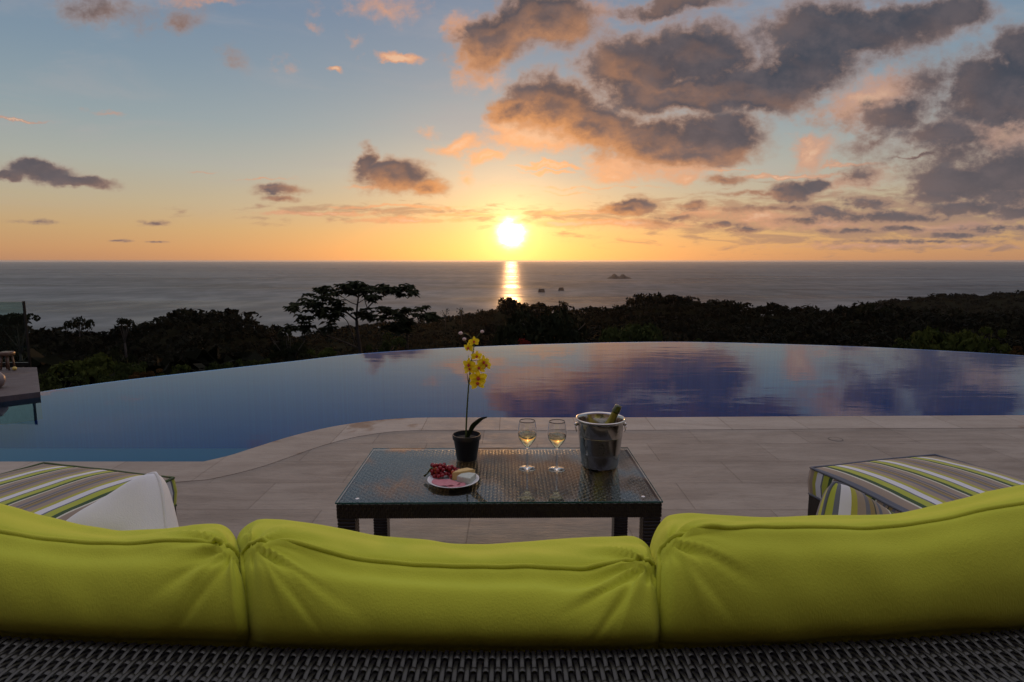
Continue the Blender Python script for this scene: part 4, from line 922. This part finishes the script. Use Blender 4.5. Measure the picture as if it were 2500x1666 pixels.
for (x0, y0, ax, ln, nn) in ((-TW/2,-TDp/2,(1,0,0),TW,(0,-1,0)),(TW/2,-TDp/2,(0,1,0),TDp,(1,0,0)),(TW/2,TDp/2,(-1,0,0),TW,(0,1,0)),(-TW/2,TDp/2,(0,-1,0),TDp,(-1,0,0))):
    weave(flatS(x0, y0, TZ-.058, ax, (0,0,1), nn), ln, .055, .0085, .0135, .0068, .0115, .0016, 'woven_apron', m_wickt, tb, .5)
for sx in (-1, 1):
    for sy in (-1, 1):
        cx, cy_ = sx*(TW/2-.034), sy*(TDp/2-.034); mb = MB(); mb.box((cx-.029, cy_-.029, 0), (cx+.029, cy_+.029, TZ-.059))
        for kz in range(28):   # wound strips
            z = .006+kz*.0136
            mb.box((cx-.033, cy_-.033, z), (cx+.033, cy_+.033, z+.0118), None, .002)
        mb.build('leg', m_wickt, tb, False)
mb = MB(); mb.box((-TW/2-.002, -TDp/2-.002, TZ+.0005), (TW/2+.002, TDp/2+.002, TZ+.0062), None, .0006); gt = mb.build('glass_top', m_tglass, tb, False)
mb = MB()
for (a, b_, c_, d_) in ((-TW/2-.0035,-TDp/2-.0035,TW/2+.0035,-TDp/2-.0022),(-TW/2-.0035,TDp/2+.0022,TW/2+.0035,TDp/2+.0035),(-TW/2-.0035,-TDp/2-.0021,-TW/2-.0022,TDp/2+.0021),(TW/2+.0022,-TDp/2-.0021,TW/2+.0035,TDp/2+.0021)):
    mb.box((a, b_, TZ+.0008), (c_, d_, TZ+.006))
mb.build('glass_edge', m_edge, tb, False)
for sx, sy in ((-.535,-.295),(.545,-.285)):
    mb = MB(); mb.lathe([(.0001,TZ+.0072),(.006,TZ+.0072),(.0075,TZ+.0064)], 12, (sx, sy, 0)); mb.build('glass_pad', m_plate, tb)
GZ_ = TZ+.0064

# orchid
pb = atz(1140, 1121, GZ_)
orc = empty('potted_orchid', pb); tag(orc, 'yellow orchid in a black plastic pot on the glass table', 'potted orchid')
mb = MB(); mb.lathe([(.0001,.001),(.044,.001),(.046,.004),(.0585,.092),(.0595,.094),(.0635,.095),(.0645,.114),(.0635,.116),(.0605,.116),(.059,.100),(.0565,.094),(.056,.090)], 40); autosmooth(mb.build('pot', m_pot, orc), 40)
mb = MB(); mb.lathe([(.0001,.100),(.03,.101),(.058,.096)], 30); mb.build('soil', m_soil, orc)
def oz(zx, zy, dd=0.0):      # from the 4.48x crop at (1080,790)
    return atD(1080+zx/4.48, 790+zy/4.48, pb.y+dd)-pb
stem = [Vector((-.004,0,.095))]+[oz(x, y) for x, y in ((262,1100),(272,900),(285,720),(300,560),(318,400),(340,300),(345,230),(330,180))]
mb = MB(); c_ = catmull(stem, 60); mb.tube(c_, list(np.linspace(.0042, .0022, 60)), 8); mb.tube(catmull([oz(330,180), oz(300,140), oz(255,112), oz(205,106)], 14), .0013, 6); mb.tube([oz(335,195), oz(375,155), oz(400,120), oz(432,92)], .0013, 6); mb.tube([oz(325,250), oz(270,220), oz(242,175)], .0012, 6)
mb.tube([oz(285,650), oz(268,540)], [.0022,.001], 6); mb.tube([oz(300,520), oz(282,345)], [.0018,.001], 6)
for (a, b_) in ((395,580),(300,440),(450,430),(330,275)): mb.tube([oz(305, b_-20), oz((a+305)/2, b_-30, -.01), oz(a, b_, -.02)], .0014, 6)
mb.build('stem', m_stem, orc)
for (a, b_, r_) in ((200,107,.0095),(240,172,.0090),(435,90,.0085)):
    mb = MB(); mb.ball(oz(a, b_), r_, 12, None, (1, 1, .8)); mb.build('bud', m_bud, orc)
# strap leaf
lf = [Vector((.004,0,.098)), oz(330,1140,-.005), oz(380,1090,-.01), oz(430,1050,-.015), oz(490,1028,-.02)]; lc = catmull(lf, 24); wd_ = [.005+.013*math.sin(math.pi*min(1, (i+3)/27)) for i in range(24)]
V_ = []
for i, p in enumerate(lc):
    for a, dz_ in ((-1,.25),(-.5,.0),(0,-.12),(.5,.0),(1,.25)): V_.append((p[0]+a*wd_[i]*.5, p[1]+a*wd_[i]*.5, p[2]+dz_*wd_[i]-a*wd_[i]*.45))
link('leaf', npmesh('leaf', V_, gridQ(24, 5)), m_oleaf, orc)
def flower(c, size, fx, fz, seed):
    r_ = random.Random(seed); M_ = Euler((fx, 0, fz)).to_matrix()        # flower faces local -Y
    fl = []
    V_ = []; Q_ = []; uv_ = []
    spec = [(90, .50, .30), (215, .50, .30), (325, .50, .30), (12, .52, .46), (168, .52, .46)]
    for an, L, W_ in spec:
        a = R(an+r_.uniform(-6, 6)); dl = .0 if W_ < .4 else -.004; b0 = len(V_)
        for i in range(9):
            t_2 = i/8; wdt = W_*math.sin(math.pi*min(1, (t_2*.93+.05)))**.62
            for j in range(7):
                s2 = j/6*2-1
                x = math.cos(a)*L*t_2-math.sin(a)*wdt*s2*.5; z = math.sin(a)*L*t_2+math.cos(a)*wdt*s2*.5
                y = .08*t_2*t_2-.10*(s2*s2)*.35+.03*math.sin(s2*5+seed)*t_2+(.03 if W_ < .4 else 0)
                V_.append(M_ @ Vector((x*size, y*size, z*size))); uv_.append((t_2, s2))
        Q_.append(gridQ(9, 7)+b0)
    o_ = link('flower', npmesh('flower', [tuple(v+c) for v in V_], np.vstack(Q_), uv_), m_petal, orc)
    mb = MB()
    for dx_, dz_, rr_, sy in ((0,-.03,.085,1.4),(-.06,.02,.05,1),(.06,.02,.05,1),(0,.06,.035,1.2)):
        mb.ball(c+M_ @ Vector((dx_*size, -.07*size, dz_*size)), rr_*size, 8, None, (1, sy, 1))
    mb.build('lip', m_lip, o_)
for (a, b_, sz, fx, fz, dd) in ((392,600,.070,R(12),R(8),-.03),(385,660,.060,R(-30),R(10),-.022),(290,455,.058,R(10),R(-28),-.02),(300,500,.050,R(-35),R(-10),-.015),(450,425,.056,R(5),R(38),-.025),(400,490,.054,R(-20),R(10),-.03),(375,360,.046,R(20),R(20),-.012),(345,200,.042,R(0),R(12),-.015),(285,270,.046,R(15),R(-35),-.012),(480,460,.045,R(-20),R(30),-.02)):
    flower(oz(a, b_, dd), sz*1.12, fx, fz, int(a+b_))

# wine glasses
def wine_glass(px, py, lvl, label):
    p = atz(px, py, GZ_); g_ = empty('wine_glass', p); tag(g_, label, 'wine glass', 'two wine glasses of white wine on the glass table')
    ou = [(.0001,.0005),(.034,.0005),(.0368,.0015),(.0355,.0028),(.020,.0060),(.008,.010),(.0040,.018),(.0036,.05),(.0038,.082),(.0055,.0925),(.013,.103),(.026,.119),(.0365,.136),(.0405,.153),(.0405,.168),(.0375,.190),(.0335,.213)]
    inn_ = [(.0327,.2132),(.0366,.190),(.0395,.168),(.0395,.153),(.0355,.1368),(.0250,.1203),(.0120,.1050),(.0050,.0985),(.0001,.0965)]
    mb = MB(); c1_ = catmull([(a, 0, b_) for a, b_ in ou], 60); c2_ = catmull([(a, 0, b_) for a, b_ in inn_], 30)
    pr = [(max(a[0], 1e-4), a[2]) for a in c1_]+[(max(a[0], 1e-4), a[2]) for a in c2_]; mb.lathe(pr, 48); mb.build('glass', m_wglass, g_)
    L = [(r_, z) for r_, z in ((.0001,.0973),(.0048,.0992),(.0118,.1058),(.0247,.1211),(.0352,.1374),(.0391,.1535),(.0392,.1600)) if z < lvl]
    rl = np.interp(lvl, [.0973,.1211,.1374,.1535,.17], [.0001,.0247,.0352,.0391,.0392])
    mb = MB(); pr = L+[(rl, lvl), (rl*.97, lvl), (rl*.5, lvl-.0003), (.0001, lvl-.0003)]; mb.lathe(pr, 40); mb.build('wine', m_wine, g_)
wine_glass(1287, 1145, .158, 'left wine glass of white wine, between the orchid and the other glass')
wine_glass(1359, 1147, .153, 'right wine glass of white wine, beside the steel ice bucket')

# ice bucket
bp_ = atz(1464, 1137, GZ_)
bk = empty('ice_bucket', bp_); tag(bk, 'steel ice bucket with ring handles and engraved crest standing on the glass table', 'ice bucket')
mb = MB(); out_ = [(.0001,.001),(.070,.001),(.0765,.004),(.0785,.010),(.0850,.060),(.0853,.062),(.0858,.063),(.0935,.138),(.0932,.140),(.0945,.142),(.0985,.200),(.1035,.205),(.1065,.209),(.1060,.2135),(.1020,.2145),(.0985,.211),(.0955,.204),(.0915,.140),(.076,.012),(.0001,.008)]
mb.lathe(out_, 72); autosmooth(mb.build('body', m_steel, bk), 30)
mb = MB(); mb.lathe([(.1035,.2055),(.1072,.209),(.1066,.214),(.1022,.2152),(.0990,.212)], 72); mb.build('rim', m_steels, bk)
mb = MB(); mb.lathe([(.0859,.0645),(.0932,.1365)], 72, (0,0,0)); b1 = mb.build('satin_band', m_satin, bk); b1.scale = (1.004, 1.004, 1)
for sx in (-1, 1):
    mb = MB(); hx = sx*.101; mb.ball((hx+sx*.004, 0, .186), .0085, 12); mb.tube([(hx, 0, .186), (hx+sx*.012, 0, .186)], .0045, 8); kn = mb.build('handle_mount', m_steels, bk)
    mb = MB(); mb.tube([(hx+sx*.006+sx*.004*math.sin(a), .013*math.cos(a), .168+.015*math.sin(a)) for a in np.linspace(0, 2*math.pi, 33)], .0017, 8, False); mb.build('ring_handle', m_steels, bk)
# engraved crest text lines, wrapped on the front of the bucket
def arc_plate(a0, a1, z0, z1, off=.0012):
    n = 6; V_ = []; 
    for i in range(n+1):
        a = a0+(a1-a0)*i/n
        for z in (z0, z1):
            r_ = .0859+(z-.0645)/(.1365-.0645)*(.0932-.0859); r_ = r_*1.004+off
            V_.append((r_*math.sin(a), -r_*math.cos(a), z))
    return V_, [(i*2, i*2+2, i*2+3, i*2+1) for i in range(n)]
mb = MB()
for (a0, a1, z0, z1) in ((-.17,-.155,.121,.134),(-.17,-.11,.132,.134),(-.11,-.095,.121,.134),(-.17,-.11,.121,.123),(-.065,-.05,.121,.134),(-.065,-.01,.132,.134),(-.065,-.02,.127,.129),(-.02,-.008,.127,.134),
   (.02,.035,.121,.134),(.05,.062,.121,.134),(.075,.09,.121,.134),(.02,.09,.121,.123),(-.12,-.105,.106,.117),(-.12,-.05,.115,.117),(-.065,-.05,.106,.117),(-.12,-.05,.110,.112),(-.02,-.005,.106,.117),(-.02,.04,.106,.108),(.06,.075,.106,.117),(.06,.11,.115,.117),
   (-.17,.09,.1005,.1020),(-.17,.09,.0965,.0980),(-.15,.07,.0915,.0935),(-.17,.09,.0865,.0880),(-.12,.04,.0820,.0835),(-.17,.09,.0770,.0790)):
    v_, f_ = arc_plate(a0-.03, a1-.03, z0-.0, z1-.0); mb.add(v_, f_)
mb.build('engraving', m_etch, bk, False)
mb = MB()
for k_ in range(7):
    cc = Vector((random.uniform(-.05,.03), random.uniform(-.05,.05), .150+random.uniform(0,.012))); Mx = Matrix.Translation(cc) @ Euler((random.random()*3, random.random()*3, random.random()*3)).to_matrix().to_4x4(); 
    ic = MB(); ic.box((-.016,-.016,-.014), (.016,.016,.014), Mx, .003)
    io = ic.build('ice_cube', m_ice); tag(io, 'clear ice cubes lying inside the steel bucket', 'ice cube', 'ice cubes in the bucket'); io.location = bp_
# bottle
btm = Vector(bp_)+Vector((-.035, .01, .02)); topb = atD(1511, 990, bp_.y+.02)
axis = (topb-btm).normalized(); Mq = axis.to_track_quat('Z', 'Y').to_matrix().to_4x4(); Ltot = (topb-btm).length
bo = empty('champagne_bottle', btm); tag(bo, 'green champagne bottle with gold foil neck leaning in the ice bucket', 'bottle')
s0 = Ltot-.30
mb = MB(); mb.lathe([(.0001,s0),(.036,s0),(.040,s0+.006),(.040,s0+.13),(.037,s0+.155),(.027,s0+.185),(.0175,s0+.215),(.0155,s0+.235)], 32, (0,0,0), Mq); mb.build('glass_body', m_bottle, bo)
mb = MB(); mb.lathe([(.0285,s0+.182),(.0185,s0+.214),(.0160,s0+.236),(.0150,s0+.262)], 32, (0,0,0), Mq); mb.build('foil', m_foil, bo)
mb = MB(); mb.lathe([(.0150,s0+.262),(.0170,s0+.266),(.0178,s0+.272),(.0165,s0+.280),(.0160,s0+.292),(.013,s0+.300),(.0001,s0+.302)], 32, (0,0,0), Mq); mb.build('cap', m_bottle, bo)

# plate of food
pc = atz(1107, 1178, GZ_)
pl = MB(); pl.lathe([(.0001,.002),(.060,.002),(.066,.0005),(.070,.002),(.098,.0125),(.1035,.0150),(.1045,.0165),(.1030,.0172),(.098,.0158),(.072,.0065),(.064,.0055),(.0001,.0055)], 64)
plo = pl.build('plate', m_plate); plo.location = pc; tag(plo, 'round white porcelain plate with snacks on the glass table', 'plate')
# ham slices
def ham(cx, cy_, rx, ry, z, rot, seed, label):
    n, m_ = 12, 40; V_ = []; r_ = random.Random(seed); ph = r_.random()*6
    for i in range(n):
        for j in range(m_):
            a = 2*math.pi*j/m_; q_ = i/(n-1); rr_ = q_*(1+.05*math.sin(3*a+ph)); x = rx*rr_*math.cos(a); y = ry*rr_*math.sin(a)
            V_.append((x*math.cos(rot)-y*math.sin(rot), x*math.sin(rot)+y*math.cos(rot), .0016*math.sin(a*5+ph)*q_+.0010*math.sin(x*220)))
    b_ = [(v[0], v[1], v[2]-.0018) for v in V_]; Q1 = gridQ(n, m_, False, True)
    o_ = link('ham_slice', npmesh('ham_slice', V_+b_, np.vstack([Q1, Q1[:, ::-1]+n*m_, [[ (n-1)*m_+j, (n-1)*m_+(j+1) % m_, n*m_+(n-1)*m_+(j+1) % m_, n*m_+(n-1)*m_+j] for j in range(m_)]])), m_ham)
    o_.location = pc+Vector((cx, cy_, z)); tag(o_, label, 'ham', 'ham slices on the plate')
ham(-.030, -.038, .058, .034, .0145, -.25, 1, 'top slice of pink ham at the front left of the plate')
ham(.004, -.052, .050, .030, .0115, -.12, 2, 'lower slice of pink ham reaching toward the cheese')
# cheeses
def wedge(name, label, pts, z0, z1, mt, bev=.003):
    mb = MB(); n = len(pts); c = Vector((sum(p[0] for p in pts)/n, sum(p[1] for p in pts)/n, 0)); V_ = []
    for z, k_ in ((z0,.96),(z0+bev,1),(z1-bev,1),(z1,.95)):
        for p in pts: V_.append(((p[0]-c.x)*k_, (p[1]-c.y)*k_, z-z0))
    F_ = [(j*n+i, j*n+(i+1) % n, (j+1)*n+(i+1) % n, (j+1)*n+i) for j in range(3) for i in range(n)]+[tuple(range(n-1,-1,-1)), tuple(range(3*n, 4*n))]
    mb.add(V_, F_); o_ = mb.build(name, mt, None, False); o_.location = pc+Vector((c.x, c.y, z0)); tag(o_, label, 'cheese'); return o_
wedge('blue_cheese', 'pale blue veined cheese wedge at the right of the plate', [(.016,-.020),(.072,-.050),(.092,.012),(.060,.026),(.030,.010)], .0075, .034, m_cheese)
wedge('golden_cheese', 'golden hard cheese piece behind the blue veined wedge', [(-.004,.000),(.024,.008),(.064,.028),(.084,.040),(.052,.062),(.016,.040)], .0075, .041, m_hard)
# grapes
gb = empty('grape_bunch', pc+Vector((-.03,.045,.007))); tag(gb, 'bunch of dark red grapes with a green leaf at the back of the plate', 'grapes')
gp = []; rg = random.Random(9)
for tr_ in range(4000):
    if len(gp) >= 58: break
    x = rg.uniform(-.062, .088); lim = .030*(1-((x+.005)/.10)**2)
    y = rg.uniform(-lim, lim); zmx = .052*(1-max(0, (x+.01))/.12); z = rg.uniform(.008, max(.012, zmx))
    if z > .012+zmx*(1-(abs(y)/max(lim, .001))**2): continue
    q_ = Vector((x, y, z))
    if all((q_-o_).length > .0132 for o_ in gp): gp.append(q_)
for i, q_ in enumerate(gp):
    mb = MB(); mb.ball(q_, .0085*rg.uniform(.88, 1.05), 12, Euler((rg.random(), rg.random(), rg.random())).to_matrix(), (1, 1, 1.12)); mb.build('grape', m_grape2 if (i % 9 == 4) else m_grape, gb)
mb = MB(); mb.tube([(-.04,0,.03),(0,0,.03),(.06,0,.015)], .002, 6); mb.build('stalk', m_stem, gb)
V_ = []
for i in range(9):
    for j in range(7):
        t_2 = i/8; s2 = j/6*2-1; wdt = .020*math.sin(math.pi*min(1, t_2*.9+.08))*(1+.15*math.sin(t_2*14))
        V_.append((-.060-.030*t_2+.012*s2*.4, -.005-.012*t_2+wdt*s2*.7, .034-.030*t_2+.010*abs(s2)+wdt*s2*.25))
link('leaf', npmesh('leaf', V_, gridQ(9, 7)), m_gleaf, gb)

# ------------------------------------------------------------------ air
hz = bpy.data.materials.new('haze'); hz.use_nodes = True; T = NT(hz.node_tree); T.n.clear()
pv_ = T('ShaderNodeVolumePrincipled'); pv_.inputs['Color'].default_value = (.92, .90, .88, 1); pv_.inputs['Density'].default_value = 1.3e-5; pv_.inputs['Anisotropy'].default_value = .72
o_ = T('ShaderNodeOutputMaterial'); T.l.new(pv_.outputs[0], o_.inputs['Volume'])
mb = MB(); mb.box((-95000, -95000, SEA-40), (95000, 95000, 9.0)); h_ = mb.build('haze', hz, None, False); tag(h_, kind='stuff'); h_['label'] = 'thin evening haze lying over the sea and hills'
